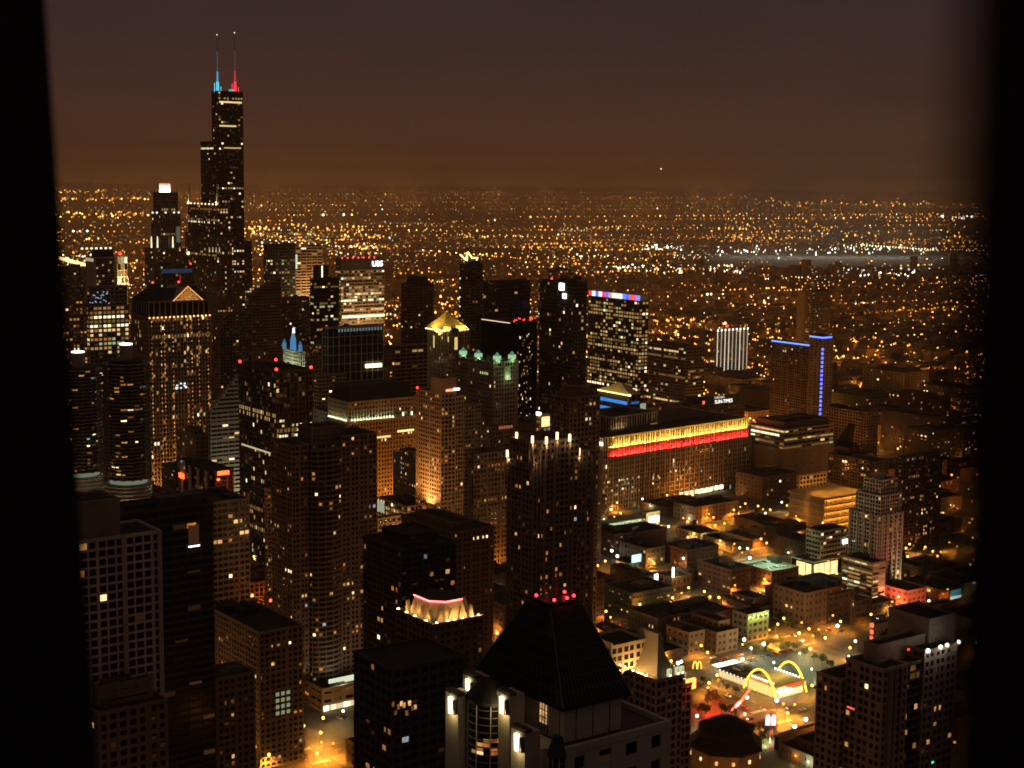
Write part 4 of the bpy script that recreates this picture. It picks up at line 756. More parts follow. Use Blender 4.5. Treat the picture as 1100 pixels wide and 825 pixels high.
for x in (-2.5, -5.5, xb-3, xb-8, xa+4, -W_+2):
    y = .05 if x > xb or x < xa else 1.65; m = MB(); m.box(x-.4, x+.4, y-.2, y+.55, 0, Z-3, wall((.26, .19, .135))); m.build('rib', b.root)
b.done()
b = T('round_top_tower', 'brown apartment tower with a round corniced top, right behind the torch-crowned ribbed tower', 592, 612, 645, 428, 930, cat='tower', main=False, short='round-topped brown tower', col=(.27, .18, .11), bw=2.9, fh=3.1, pf=.45, sf=.4, lp=.06)
b.mass(-b.W, 0, -b.D, 0, 0, b.H); m = MB(); cx, cy, r = -b.W*.5, -b.D*.5, min(b.W, b.D)*.47; m.cyl(cx, cy, b.H, b.H+6, r, r, wall((.22, .15, .1)), 24); m.cyl(cx, cy, b.H+6, b.H+7.2, r*1.08, r*1.08, wall((.3, .2, .13)), 24); m.cyl(cx, cy, b.H+7.2, b.H+8, r*.7, r*.6, ROOFM, 24); m.build('round_crown', b.root); b.done()
b = T('condo_block', 'dark flat-topped block with a lit bowed window band, left of the torch-crowned ribbed tower', 431, 487, 531, 573, 820, short='block with the lit bowed window', near=True, col=(.22, .155, .105), bw=3.2, fh=3.1, lp=.035, pf=.55, sf=.5)
b.mass(-b.W*.5, -1, -b.D*.75, -2, b.H-.3, b.H+4.5, lp=0, sf=.9, roofunits=False)
p = onx(467, 588, b.X+4); y = p[1]-b.Y; m = MB(); m.cyl(0, y, 0, p[2]-3, 6.5, 6.5, wall((.22, .155, .105)), 20); m.cyl(0, y, p[2]+2.6, p[2]+4, 6.8, 6.8, wall((.2, .14, .1)), 20); m.build('bowed_bay', b.root); m = MB(); m.cyl(0, y, p[2]-3, p[2]+2.6, 6.2, 6.2, glow((1, .68, .26), .85, noise=.5), 20); m.build('lit_window_band', b.root)
m = MB()
for k in range(10): a = 6.2832*k/10; m.box(6.3*math.cos(a)-.2, 6.3*math.cos(a)+.2, y+6.3*math.sin(a)-.2, y+6.3*math.sin(a)+.2, p[2]-3.2, p[2]+2.8, BLACKM)
m.build('mullion', b.root); b.done()
b = T('glass_tower', 'nearly black glass tower behind the tower with the floodlit crown', 390, 431, 490, 592, 735, near=True, short='nearly black glass tower', col=(.045, .035, .03), bw=3.2, fh=3.1, pf=.3, sf=.3, lp=.025); b.mass(-b.W*.8, -b.W*.2, -b.D*.8, -b.D*.2, b.H-.3, b.H+5, lp=0, sf=.9, roofunits=False); b.done()
# floodlit crown
b = T('crowned_tower', 'tower with a floodlit stone crown under a glowing red roof line', 425, 465, 520, 673, 610, cat='tower', short='tower with the floodlit crown', main=False, near=True, col=(.17, .12, .085), bw=3, fh=3.1, pf=.5, sf=.45, lp=.012)
Z = b.H; W_, D_ = b.W, b.D; b.mass(-W_, 0, -D_, 0, 0, Z, roofunits=False)
h = at(465, 648, 617)[2]-Z; i0, i1 = 2.2, 3.8; st = wall((.62, .5, .34)); ch = 5
def oct_rect(i, z, c=ch): return [(-i-c, -i, z), (-W_+i+c, -i, z), (-W_+i, -i-c, z), (-W_+i, -D_+i+c, z), (-W_+i+c, -D_+i, z), (-i-c, -D_+i, z), (-i, -D_+i+c, z), (-i, -i-c, z)]
m = MB(); m.loft([oct_rect(i0, Z-.2), oct_rect(i0, Z+1.2), oct_rect(i1, Z+h)], st, top=ROOFM); m.build('crown', b.root)
m = MB(); r_ = oct_rect(i1-.25, Z+h+.35); m.tube([r_[4], r_[3], r_[2]][:0]+[r_[6], r_[7], r_[0], r_[1]], .34, glow((1, .16, .16), 5), 5); m.build('red_roof_line', b.root)
def gable(x, y, ax):
    m = MB(); w_ = 1.5
    if ax == 'N': m.loft([[(x-w_, yy, Z), (x+w_, yy, Z), (x, yy, Z+h*.72)] for yy in (y-1.2, y+.5)], wall((.3, .24, .17)))
    else: m.loft([[(xx, y-w_, Z), (xx, y+w_, Z), (xx, y, Z+h*.72)] for xx in (x-1.2, x+.5)], wall((.3, .24, .17)))
    m.build('gable', b.root)
for k in range(4): gable(-W_*(.2+.2*k), -i0, 'N'); gable(-i0, -D_*(.2+.2*k), 'E')
for px, py, pl in ((428, 657, 'E'), (437, 658, 'E'), (446, 661, 'E'), (458, 665, 'E'), (469, 665.5, 'N'), (481, 663, 'N'), (488, 661, 'N'), (497, 660, 'N'), (507, 658, 'N'), (514, 656, 'N')):
    p = onx(px, py, b.X-.7) if pl == 'E' else ony(px, py, b.Y-.7); x, y = p[0]-b.X, p[1]-b.Y
    x = max(min(x, -.4), -W_+.4); y = max(min(y, -.4), -D_+.4)
    m = MB(); m.ball(x, y, Z+.85, .62, glow((1, .74, .34), 4), 8, 5); m.build('flood_lamp', b.root); plight((x+(.0 if pl == 'N' else .5), y+(.5 if pl == 'N' else 0), Z+1.2), 1700, (1, .56, .15), .3, b.root)
b.done()
b = T('dark_block', 'dark flat-roofed residential block with a glowing flat, left of the big pyramid-roofed tower', 380, 421, 500, 722, 470, near=True, short='dark flat-roofed block', main=False, col=(.085, .065, .05), bw=3.3, fh=3.1, pf=.35, sf=.4, lp=.03)
b.mass(-b.W, 0, -b.D, 0, 0, b.H, roofunits=False)
for k in range(9): 
    p = ony(421+k*3, 760+b.R.uniform(-5, 8), b.Y); x = p[0]-b.X; b.lit('window', HOME[b.R.choice((0, 1, 1, 2, 4))], x-.9, x, -.3, .04, p[2]-.8, p[2]+.8)
b.done()
# big pyramid-roofed tower nearest the viewer
PT = T('pyramid_tower', 'nearest tower, pale stone under a huge black pyramid roof with red lights', 511, 605, 677, 761, 236, cat='skyscraper', short='big pyramid-roofed tower', main=False, near=True, col=(.58, .54, .47), bw=3, fh=3.4, lp=.02)
b = PT; Z = b.H; W_, D_ = b.W, b.D; stn = wall((.58, .54, .46)); drk = wall((.016, .016, .017), .95, .25, .5)
za = at(595, 650, 246)[2]; tw = 3.2
cx, cy = -W_*.5, -D_*.5
p = at(595, 650, 236+12); cx, cy = p[0]-b.X, p[1]-b.Y
m = MB(); m.loft([[(-W_-.3, -D_-.3, Z-.5), (.3, -D_-.3, Z-.5), (.3, .3, Z-.5), (-W_-.3, .3, Z-.5)], [(-W_, -D_, Z), (0, -D_, Z), (0, 0, Z), (-W_, 0, Z)], [(cx-tw, cy-tw, za), (cx+tw, cy-tw, za), (cx+tw, cy+tw, za), (cx-tw, cy+tw, za)]], drk, top=drk); rf = m.build('pyramid_roof', b.root)
sm_ = plain('roof_seam', (.13, .125, .12), .4, .2); m = MB(); tops = [(cx-tw, cy-tw), (cx+tw, cy-tw), (cx+tw, cy+tw), (cx-tw, cy+tw)]; bots = [(-W_, -D_), (0, -D_), (0, 0), (-W_, 0)]
for i in range(4):
    j = (i+1) % 4; m.tube([(bots[i][0], bots[i][1], Z), (tops[i][0], tops[i][1], za)], .16, sm_, 6)
    for k in range(1, 16): f_ = k/16; m.tube([(bots[i][0]+(bots[j][0]-bots[i][0])*f_, bots[i][1]+(bots[j][1]-bots[i][1])*f_, Z+.02), (tops[i][0]+(tops[j][0]-tops[i][0])*f_, tops[i][1]+(tops[j][1]-tops[i][1])*f_, za+.02)], .05, sm_, 4)
    for k in range(1, 7): f_ = k/7; q0 = [bots[i][n_]+(tops[i][n_]-bots[i][n_])*f_ for n_ in (0, 1)]; q1 = [bots[j][n_]+(tops[j][n_]-bots[j][n_])*f_ for n_ in (0, 1)]; m.tube([(q0[0], q0[1], Z+(za-Z)*f_), (q1[0], q1[1], Z+(za-Z)*f_)], .04, sm_, 4)
m.build('seams', rf)
m = MB(); m.box(cx-tw+.4, cx+tw-.4, cy-tw+.4, cy+tw-.4, za-.1, za+.7, BLACKM); m.build('roof_platform', rf)
for dx, dy, hh in ((-2.4, 2.2, 0), (1.9, 2.5, 0), (2.6, -1.4, 0), (-.6, 2.7, 0), (-2.6, -.5, 0)):
    b.beacon(cx+dx, cy+dy, za+.3, .27, glow((1, .02, .03), 9))
for dx, dy, hh in ((2.3, 1.2, 3.2), (-.5, 0, 5.2), (-2.6, 1.4, 2.4), (1, -1, 2.5)):
    m = MB(); m.cyl(cx+dx, cy+dy, za, za+hh, .13, .05, plain('red_mast', (.5, .03, .03), .5), 6); m.build('mast', b.root)
plight((cx+.5, cy+3.4, za+1.2), 26, (1, .05, .05), .2, b.root); plight((cx+1, cy-1, za+2.0), 22, (1, .05, .05), .2, b.root)
zb = onx(605, 800, b.X)[2]; zb = ony(620, 798, b.Y)[2]; q = 1.0
b.wall.box(-W_+q, -q, -D_+q, -q, zb, Z-.45, stn)
for k in range(1, 4): b.wall.box(-W_*k/4-.09, -W_*k/4+.09, -q, -q+.03, zb, Z-.5, BLACKM)
b.wall.box(-q, -q+.03, -2.2, -2.05, zb, Z-.5, BLACKM)
# lower mass with parapet, windows in groups
b.mass(-W_-7, 1.2, -D_-3, 2.2, 0, zb-.2, bw=5.5, fh=4.2, pf=.55, sf=.5, lp=.012, roofunits=False, col=(.58, .54, .46), roof=wall((.12, .10, .08)), zlit=(150, 999))
# lit recess on the east side below the eaves
b.lit('lit_recess', glow((1, .55, .22), .5, noise=.6), -q-.02, -q+.06, -7.4, -5.2, zb+1.8, Z-.9)
m = MB()
for k in range(4): m.box(-q+.06, -q+.16, -7.4+k*.72, -7.28+k*.72, zb+.5, Z-.7, BLACKM)
for k in range(3): m.box(-q+.06, -q+.15, -7.4, -5.2, zb+1.6+k*1.2, zb+1.72+k*1.2, BLACKM)
m.build('recess_grille', b.root)
lam = glow((1, .80, .42), 4)
def lamp_pilaster(px, py, xo):
    p = onx(px, py, b.X+xo); y, z = p[1]-b.Y, p[2]; w_ = 1.1
    m = MB(); m.box(xo-3.2, xo-.25, y-w_-.7, y+w_+.7, 150, z+1.8, stn); m.box(xo-1.6, xo-.3, y-w_-.75, y+w_+.75, z+1.8, z+2.3, wall((.1, .09, .08))); pil = m.build('pilaster', b.root)
    m = MB(); m.loft([[(xo-.2, y-.26, z-1.4), (xo+.25, y-.26, z-1.4), (xo+.25, y+.26, z-1.4), (xo-.2, y+.26, z-1.4)], [(xo-.2, y-.40, z+1.3), (xo+.25, y-.40, z+1.3), (xo+.25, y+.40, z+1.3), (xo-.2, y+.40, z+1.3)]], lam); m.build('lantern', pil)
    m = MB()
    for s_ in (1.0, 1.35): m.box(xo-.25, xo+.3, y+s_, y+s_+.12, z-1.3, z+1.1, METAL)
    for s_ in range(4): m.box(xo-.2, xo+.2, y+.95, y+1.5, z-1.1+s_*.65, z-1.0+s_*.65, METAL)
    m.build('fin', pil); plight((xo+1.1, y+.6, z-1.2), 150, (1, .72, .28), .3, b.root)
    return y, z
A1 = lamp_pilaster(502.5, 738, 5.5); A2 = lamp_pilaster(539, 757, 5.5); A3 = lamp_pilaster(484, 757, 9.5); A4 = lamp_pilaster(555, 797, 9.5)
def ebay(yc, z1, xo, r, lit):
    n = 10; arc = lambda rr, z: [(xo+rr*math.cos(-math.pi/2+math.pi*i/n), yc+rr*math.sin(-math.pi/2+math.pi*i/n), z) for i in range(n+1)]
    m = MB(); m.loft([arc(r*.95, 150), arc(r*.95, z1)], GLASS); bb = m.build('bay_window', b.root)
    m = MB(); m.loft([arc(r*1.08, z1), arc(r*1.08, z1+.5), arc(r*.55, z1+3.2), arc(r*.5, z1+3.3)], wall((.05, .05, .05))); m.build('bay_roof', bb)
    m = MB()
    for i in range(0, n+1, 2): x, y, _ = arc(r, 0)[i]; m.box(x-.07, x+.07, y-.07, y+.07, 150, z1, stn)
    for k in range(28): m.loft([arc(r, z1-.9-k*1.25), arc(r, z1-.80-k*1.25)], wall((.25, .22, .18)))
    m.build('bay_mullions', bb)
    for k in range(14):
        if b.R.random() < lit:
            i = b.R.randint(5, 9); P = arc(r*.965, 0); z = z1-6.2-(k % 4)*.72; w_ = MB(); w_.poly([(P[i][0], P[i][1], z), (P[i+1][0], P[i+1][1], z), (P[i+1][0], P[i+1][1], z+.6), (P[i][0], P[i][1], z+.6)], HOME[b.R.choice((1, 2, 2, 4))]); w_.build('lit_pane', bb)
yc = (A1[0]+A2[0])/2; z1 = onx(517, 752, b.X+6)[2]
ebay(yc, z1, 4.2, (A2[0]-A1[0])/2-.9, 1.0)
m = MB(); m.box(1.0, 4.4, A3[0], A4[0], 150, z1-4.2, stn); m.build('east_wing', b.root)
ebay(A4[0]+3.6, A4[1]-2.2, 4.0, 1.7, .4)
b.done()
# tower with the floodlit swept roof
b = T('swept_roof_tower', 'ribbed stone tower with a steep curved roof washed by floodlights', 676, 705, 734, 733, 560, cat='tower', short='tower with the floodlit swept roof', main=False, near=True, col=(.52, .41, .30), bw=2.9, fh=3.15, pf=.3, sf=.34, lp=.008)
Z = b.H; W_, D_ = b.W, b.D; b.mass(-W_, 0, -D_, 0, 0, Z, roofunits=False)
p = onx(688, 673, b.X-9); q_ = onx(709, 681, b.X-9); rz = (p[2]+q_[2])/2; y0_, y1_ = p[1]-b.Y, q_[1]-b.Y
rings = []
for k in range(9):
    t = k/8; c_ = (1-(1-t)**1.9); h_ = t**1.25
    rings.append([(-W_+1+(W_-1-10)*c_, -D_+1+(y0_+D_-1)*c_, Z+(rz-Z)*h_), (-1-(9-1)*c_*.9, -D_+1+(y0_+D_-1)*c_, Z+(rz-Z)*h_), (-1-(9-1)*c_*.9, -1+(y1_+1)*c_, Z+(rz-Z)*h_), (-W_+1+(W_-1-10)*c_, -1+(y1_+1)*c_, Z+(rz-Z)*h_)])
m = MB(); m.loft(rings, wall((.30, .25, .19), .6, .2, .1)); m.build('swept_roof', b.root)
for px, py in ((681, 720), (686, 722.5), (690, 724), (694.5, 726.5)):
    p = onx(px, py, b.X-.7); y = min(p[1]-b.Y, -.8); y = max(y, -D_+.8)
    m = MB(); m.ball(-.7, y, Z+.9, .32, glow((1, .75, .35), 5), 8, 5); m.build('flood_lamp', b.root); plight((-.3, y, Z+1.0), 2600, (1, .55, .17), .2, b.root)
for px, py in ((719, 729), (727.5, 727), (732.5, 724)):
    p = ony(px, py, b.Y-.6); x = p[0]-b.X; m = MB(); m.box(x-.75, x+.75, -1.3, -.2, Z+.9, Z+3.6, glow((.95, .95, .5), .7)); m.box(x-.15, x+.15, -.25, -.1, Z+.9, Z+3.4, stn); m.build('dormer', b.root); b.lit('dormer_lamp', glow((1, .95, .6), 3), x-.35, x+.35, -.2, .1, Z+1, Z+1.6)
b.mass(-W_-6, -W_-.2, -D_*.8, -1.5, 0, Z-5, roofunits=False)
zz = ony(743, 737, b.Y)[2]; m = MB(); xx = ony(743, 737, b.Y-2)[0]-b.X; m.box(xx-2.2, xx+2.2, -3, -2, zz-2.2, zz+1.8, glow((1, .22, .04), 5)); m.box(xx-.2, xx+.2, -2.7, -2.3, Z-6, zz, METAL); m.build('red_sign', b.root); plight((xx-1, 1.5, zz-2), 350, (1, .12, .04), .4, b.root)
b.mass(-9, 9, -D_-16, -D_-.2, 0, onx(672, 701, b.X+8)[2], lp=0, roofunits=False); b.lit('copper_ledge', wall((.6, .4, .24)), 8.4, 9.4, -D_-16, -D_, onx(672, 701, b.X+8)[2]+.9, onx(672, 701, b.X+8)[2]+1.9); plight((14, -D_-8, onx(672, 701, b.X+8)[2]+3), 500, (1, .5, .22), .3, b.root)
b.done()
# right-hand condominium tower
b = T('condo_tower', 'big brown condominium tower with white wall lamps near its roof, at the right edge', 909, 949, 1028, 722, 560, cat='tower', short='condominium tower with white wall lamps', main=False, near=True, col=(.48, .37, .28), bw=3.0, fh=3.05, pf=.36, sf=.40, lp=.045)
Z = b.H; W_, D_ = b.W, b.D; nx = lambda px, py: ony(px, py, b.Y)[0]-b.X
xg0, xg1 = nx(992, 730), nx(975, 730)
b.mass(xg1, 0, -D_, 0, 0, Z, roofunits=False); b.mass(xg0, xg1-.1, -D_, -1.2, 0, Z-.6, style='bands', pf=.05, sf=.28, bw=3.4, roofunits=False, col=(.16, .12, .09)); b.mass(-W_, xg0-.1, -D_, 0, 0, Z+3, roofunits=False)
b.mass(-W_*.45, 2.4, -D_-12, -D_-.1, 0, Z-8, roofunits=False)
pz = at(998, 672, 585)[2]; cxp = ony(998, 680, b.Y-7)[0]-b.X; b.mass(ony(1026, 668, b.Y-7)[0]-b.X, cxp, -D_-9, -7, Z-.5, pz, sf=.8, pf=.8, lp=0, roofunits=False); b.mass(cxp+1, -6, -D_+3, -8, Z-.5, Z+6, sf=.9, pf=.9, lp=0, roofunits=False)
for px, py in ((997, 699), (1010.5, 695), (1017.5, 693), (1030, 689.5)):
    x, _, z = ony(px, py, b.Y+.5); x -= b.X; m = MB(); m.ball(x, .5, z, .82, glow((1, .98, .85), 5), 10, 6); m.build('wall_lamp', b.root); plight((x, 2.2, z-.5), 260, (1, .95, .8), .4, b.root)
m = MB(); m.ball(nx(977, 698), -.4, ony(977, 698, b.Y)[2], .4, RED); m.build('beacon', b.root)
for k in range(1, 4): x = -xg1*0+xg1*k/4; m = MB(); m.box(x-.5, x+.5, .02, .5, 0, Z, wall((.34, .24, .17))); m.build('rib', b.root)
b.lit('window', glow((1, .8, .35), 2.4), .0, .05, nx(0, 0) if 0 else -8.2, -6.8, ony(940, 745, b.Y)[2]-1, ony(940, 745, b.Y)[2]+.6)
b.lit('window', glow((.1, 1, .4), 2), nx(1002, 819)-.6, nx(1002, 819)+.6, -.3, .05, ony(1002, 819, b.Y)[2]-.4, ony(1002, 819, b.Y)[2]+.4); b.lit('window', glow((1, .1, .08), 1.5), .0, .06, -D_*.92, -D_*.72, Z-18, Z-17.4); b.done()
# ---- left foreground
b = T('grid_tower', 'large tower with a white concrete frame of square windows beside the black window jamb', 60, 74, 173, 585, 570, dp=22, cat='tower', short='white-framed grid tower', main=False, near=True, col=(.66, .57, .49), bw=3.55, fh=3.35, pf=.26, sf=.28, lp=.03)
b.mass(-b.W, 0, -b.D, 0, 0, b.H, roofunits=False); xm = ony(132, 560, b.Y)[0]-b.X
for x in (xm, -b.W+.9): m = MB(); m.box(x-.9, x+.8, .0, .6, 0, b.H+1, wall((.52, .44, .38))); m.build('wide_pier', b.root)
b.mass(xm, -1, -b.D+2, -2.5, b.H-.4, at(100, 541, 575)[2], col=(.30, .25, .21), sf=.97, pf=.97, lp=0, roofunits=False); b.done()
b = T('glass_tower', 'dark banded glass slab with one small lit square, beside the white-framed grid tower', 100, 110, 229, 556, 650, dp=22, near=True, short='dark banded glass slab', col=(.06, .045, .038), style='bands', bw=6, fh=3.3, pf=.08, sf=.34, lp=.012)
x, _, z = ony(208, 575, b.Y); x -= b.X; b.lit('lit_square', glow((1, .35, .18), .045), x-2.4, x+2.4, .05, .2, z-4.5, z+4.5); b.lit('white_lamp', glow((.9, 1, .9), 3), x-2.6, x+2.6, .2, .5, z-5, z-4.4); b.done()
b = T('apartment_tower', 'dim brown tower below the dark banded glass slab, a lit street on its right', 225, 278, 326, 681, 800, near=True, short='dim brown corner tower', col=(.30, .25, .2), bw=3.3, fh=3.3, pf=.5, sf=.45, lp=.035)
for k in range(12): x = ony(304, 755, b.Y)[0]-b.X+(k % 3-1)*3.2; z = ony(304, 755, b.Y)[2]+(k//3-1.5)*3.5; b.lit('window', glow((.9, 1, .6), .25), x-1, x+1, -.25, .03, z-1, z+1)
alight((14, -b.D*.5, 2), 5, 30, 5000, AMB, (-.6, 0, 1), b.root, 'Y'); b.done()
b = T('brick_block', 'small dark block with rows of orange lit windows, before the dim brown corner tower', 193, 212, 274, 735, 690, near=True, short='small block with orange windows', col=(.22, .18, .15), bw=3.2, fh=3.3, pf=.5, sf=.45, lp=.05)
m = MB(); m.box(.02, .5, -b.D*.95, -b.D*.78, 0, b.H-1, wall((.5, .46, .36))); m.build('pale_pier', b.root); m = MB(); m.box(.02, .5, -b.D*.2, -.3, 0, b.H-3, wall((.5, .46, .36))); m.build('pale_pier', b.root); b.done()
b = T('stepped_block', 'dark stepped stone block at the bottom left beside the window jamb', 92, 105, 180, 768, 560, dp=22, near=True, short='dark stepped stone block', col=(.26, .2, .16), bw=4, fh=3.6, pf=.5, sf=.4, lp=.02); b.mass(-b.W*.9, -3, -b.D, -7, b.H-.3, at(120, 735, 572)[2], sf=.9, pf=.9, lp=0); b.done()
b = T('parking_garage', 'narrow white-lit garage seen in the gap behind the dark stepped block', 172, 176, 195, 756, 770, near=False, col=(.5, .5, .45), style='bands', bw=7, fh=4, pf=.1, sf=.45, lp=.85, pal='office', runs=.9); b.done()
b = T('office_block', 'orange-lit gridded office block beyond the dark banded glass slab', 196, 227, 268, 541, 1010, near=True, short='orange-lit gridded office block', col=(.42, .32, .22), bw=4.2, fh=4.1, pf=.25, sf=.4, lp=.05); alight((-b.W*.5, 16, 2), b.W, 6, 22000, AMB, (0, -.6, 1), b.root); b.done()
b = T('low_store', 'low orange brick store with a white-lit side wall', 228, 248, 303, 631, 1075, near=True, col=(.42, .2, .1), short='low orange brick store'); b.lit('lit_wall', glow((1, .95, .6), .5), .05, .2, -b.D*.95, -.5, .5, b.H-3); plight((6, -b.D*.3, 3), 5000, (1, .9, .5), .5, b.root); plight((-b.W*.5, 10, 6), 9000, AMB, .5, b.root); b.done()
b = T('low_store', 'small block with a red neon roof sign, right of the low orange brick store', 283, 288, 312, 642, 1010, near=True, col=(.34, .2, .12)); b.lit('red_sign', glow((1, .12, .06), 3), -b.W*.55, -b.W*.05, .1, .5, b.H-3, b.H-1.2); b.done()
b = T('apartment_tower', 'speckled tan tower wedged between the big black tower and the bow-fronted tower', 284, 287, 313, 527, 1060, near=False, col=(.36, .27, .18), bw=2.6, fh=3, lp=.12, style='bands', pf=.2); b.lit('red_sign', glow((1, .1, .05), 1.6), -b.W*.7, -b.W*.3, .05, .4, 24, 26.5); b.done()
b = T('office_block', 'low office block with a full grid of pale lit windows, behind the bow-fronted tower', 405, 437, 468, 545, 1150, near=True, short='pale-windowed low office', col=(.44, .34, .22), bw=3.8, fh=3.9, lp=.72, pal='office', main=False)
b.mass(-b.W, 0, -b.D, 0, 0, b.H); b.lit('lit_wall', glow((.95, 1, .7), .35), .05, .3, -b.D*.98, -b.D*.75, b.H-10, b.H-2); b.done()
b = T('office_block', 'small block blazing with orange street light, below the pale-windowed low office', 401, 406, 436, 558, 1085, near=True, short='blazing orange small block', col=(.6, .44, .25), bw=4.2, fh=4, lp=.06); alight((-b.W*.5, 15, 2), b.W*1.2, 6, 60000, (1, .40, .05), (0, -.55, 1), b.root); b.done()
b = T('office_block', 'brown block with a pale lit side wall and amber street lamps at its foot', 490, 509, 546, 489, 1180, near=False, short='brown block with a pale side wall', col=(.3, .2, .125), bw=3.4, fh=3.8, pf=.5, sf=.45, lp=.03, runs=.06)
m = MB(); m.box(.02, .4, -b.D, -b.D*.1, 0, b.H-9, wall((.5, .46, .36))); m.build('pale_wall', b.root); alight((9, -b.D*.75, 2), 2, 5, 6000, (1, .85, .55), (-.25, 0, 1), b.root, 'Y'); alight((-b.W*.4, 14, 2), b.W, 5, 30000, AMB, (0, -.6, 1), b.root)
for k in range(4): b.lit('lit_window', glow((.7, .95, .5), .5), .42, .5, -b.D*.5-4*(k % 2)-2.4, -b.D*.5-4*(k % 2), b.H-14-5*(k//2), b.H-11-5*(k//2))
b.done()
b = T('low_building', 'small building with a bright yellow glowing entrance, between two dark towers', 576, 581, 592, 447, 1290, near=False, col=TAN, lp=.5); b.lit('lit_entrance', glow((1, .68, .2), 2.4), -b.W*.8, -1, .1, .6, b.H-9, b.H-1); b.lit('lit_sign', glow((1, .8, .4), 3), -1, .6, -6, -.5, b.H, b.H+3); b.done()
# ================================================================== ground, streets, blocks
RG = random.Random(7)
SX = [-776+127*k for k in range(-12, 7)]; SY = [-716+98*j for j in range(-26, 5)]
m = MB(); m.box(-42000, 42000, -42000, 42000, -3, 0, wall((.05, .045, .04), .95, .5, .01)); tag(m.build('ground'), kind='structure')
asph = wall((.075, .07, .062), .8, .35, .08)
m = MB()
for x in SX: m.poly([(x-7.5, -3300, .004), (x+7.5, -3300, .004), (x+7.5, -250, .004), (x-7.5, -250, .004)], asph)
for y in SY: m.poly([(SX[0]-60, y-7, .008), (SX[-1]+60, y-7, .008), (SX[-1]+60, y+7, .008), (SX[0]-60, y+7, .008)], asph)
tag(m.build('road'), kind='structure')
m = MB(); wp = plain('road_paint', (.75, .72, .62), .7)
for x in SX:
    if not -1100 < x < -250: continue
    for y0 in SY[:-1]:
        if not -1300 < y0: continue
        for k in range(9): m.box(x-.12, x+.12, y0+14+k*8.2, y0+18+k*8.2, .009, .013, plain('yellow_paint', (.7, .5, .1), .7))
        for s_ in (-1, 1): 
            for k in range(7): m.box(x-5.4+k*1.7, x-4.6+k*1.7, y0+9 if s_ > 0 else y0+86, y0+12 if s_ > 0 else y0+89, .009, .013, wp)
for y in SY:
    if y < -1300: continue
    for x0 in SX[:-1]:
        if -1200 < x0 < -250:
            for k in range(12): m.box(x0+16+k*8.4, x0+20+k*8.4, y-.12, y+.12, .013, .017, wp)
tag(m.build('road_marking'), kind='structure')
m = MB(); pv = wall((.17, .155, .135), .9, .3, .09)
for x0, x1 in zip(SX, SX[1:]):
    for y0, y1 in zip(SY, SY[1:]): m.box(x0+7.6, x1-7.6, y0+7.1, y1-7.1, -.2, .13, pv)
tag(m.build('pavement'), kind='structure')
# ================================================================== the burger restaurant with golden arches
gold = glow((1, .66, .06), 1.9); warm = glow((1, .66, .2), 1.35); white = glow((1, .97, .88), 5)
LOT = (-762, -668, -706, -632); FOOT.append(LOT); LAND.append((836, 730, 'golden-arched restaurant', 940))
r_ = tag(empty('restaurant', (-685, -650, .13)), 'low brightly lit restaurant straddled by two tall golden arches', 'restaurant')
cream = wall((.6, .55, .42)); rfm = wall((.40, .33, .16), .8, .2, .2)
m = MB(); m.box(-12, 12, -12, 13, 0, 7.2, cream); m.box(-9, 11, -39, -12.2, 0, 5, cream); m.build('wall', r_)
m = MB(); m.box(-12.8, 12.8, -12.6, 13.8, 7.2, 8.0, rfm); m.box(-10, 11.8, -39.6, -12.7, 5.0, 5.6, wall((.06, .055, .05))); m.box(-7, -2, -30, -20, 5.6, 7.4, wall((.2, .2, .2))); m.box(0, 4, -34, -27, 5.6, 6.6, wall((.25, .25, .25))); m.build('roof', r_)
for k in range(7):
    m = MB(); y = -10.8+k*3.4; m.box(12.02, 12.2, y, y+3.0, .6, 6.4, warm); m.build('window', r_)
for k in range(6):
    m = MB(); x = -10.5+k*3.6; m.box(x, x+3.1, 13.02, 13.2, .6, 4.6, glow((1, .8, .4), 1.4)); m.build('window', r_)
for k in range(8):
    m = MB(); y = -38+k*3.2; m.box(11.02, 11.2, y, y+2.7, .6, 4.0, glow((1, .72, .34), 1.1)); m.build('window', r_)
    m = MB(); m.ball(11.9, y+1.3, 5.2, .36, glow((1, .95, .8), 3), 8, 5); m.build('eave_lamp', r_)
m = MB(); m.box(-10.5, 5, 13.9, 14.3, 6.6, 8.1, glow((1, .12, .03), 1.1)); m.build('red_sign_band', r_)
m = MB(); m.box(1, 12.5, 13.3, 16.5, 5.0, 5.5, glow((1, .93, .75), 4.5)); m.build('lit_canopy', r_)
for ax in (13.2, -13.2):
    pts = [(ax, -14+28*t, 15.6*(1-(2*t-1)**2)**.85) for t in [i/24 for i in range(25)]]
    m = MB(); m.tube(pts, .68, gold, 8); a = m.build('golden_arch', r_)
    for k in range(9):
        m = MB(); m.ball(ax+(-1.9 if ax > 0 else 1.9), -11+k*2.5, 8.9, .5, white, 8, 5); m.build('roof_lamp', r_)
for k in range(5): plight((-685+17, -663+k*7, 5.5), 700, (1, .62, .16), .4)
plight((-680, -630, 5), 1100, (1, .58, .14), .4); plight((-692, -630, 5), 900, (1, .58, .14), .4); plight((-669, -630, 14), 1500, (1, .55, .08), .5); plight((-690, -650, 15), 4600, (1, .68, .16), .6); plight((-680, -655, 15), 2400, (1, .78, .3), .6); plight((-668, -684, 7), 2200, (1, .75, .32), .6); plight((-660, -646, 10), 2600, (1, .55, .14), .6)
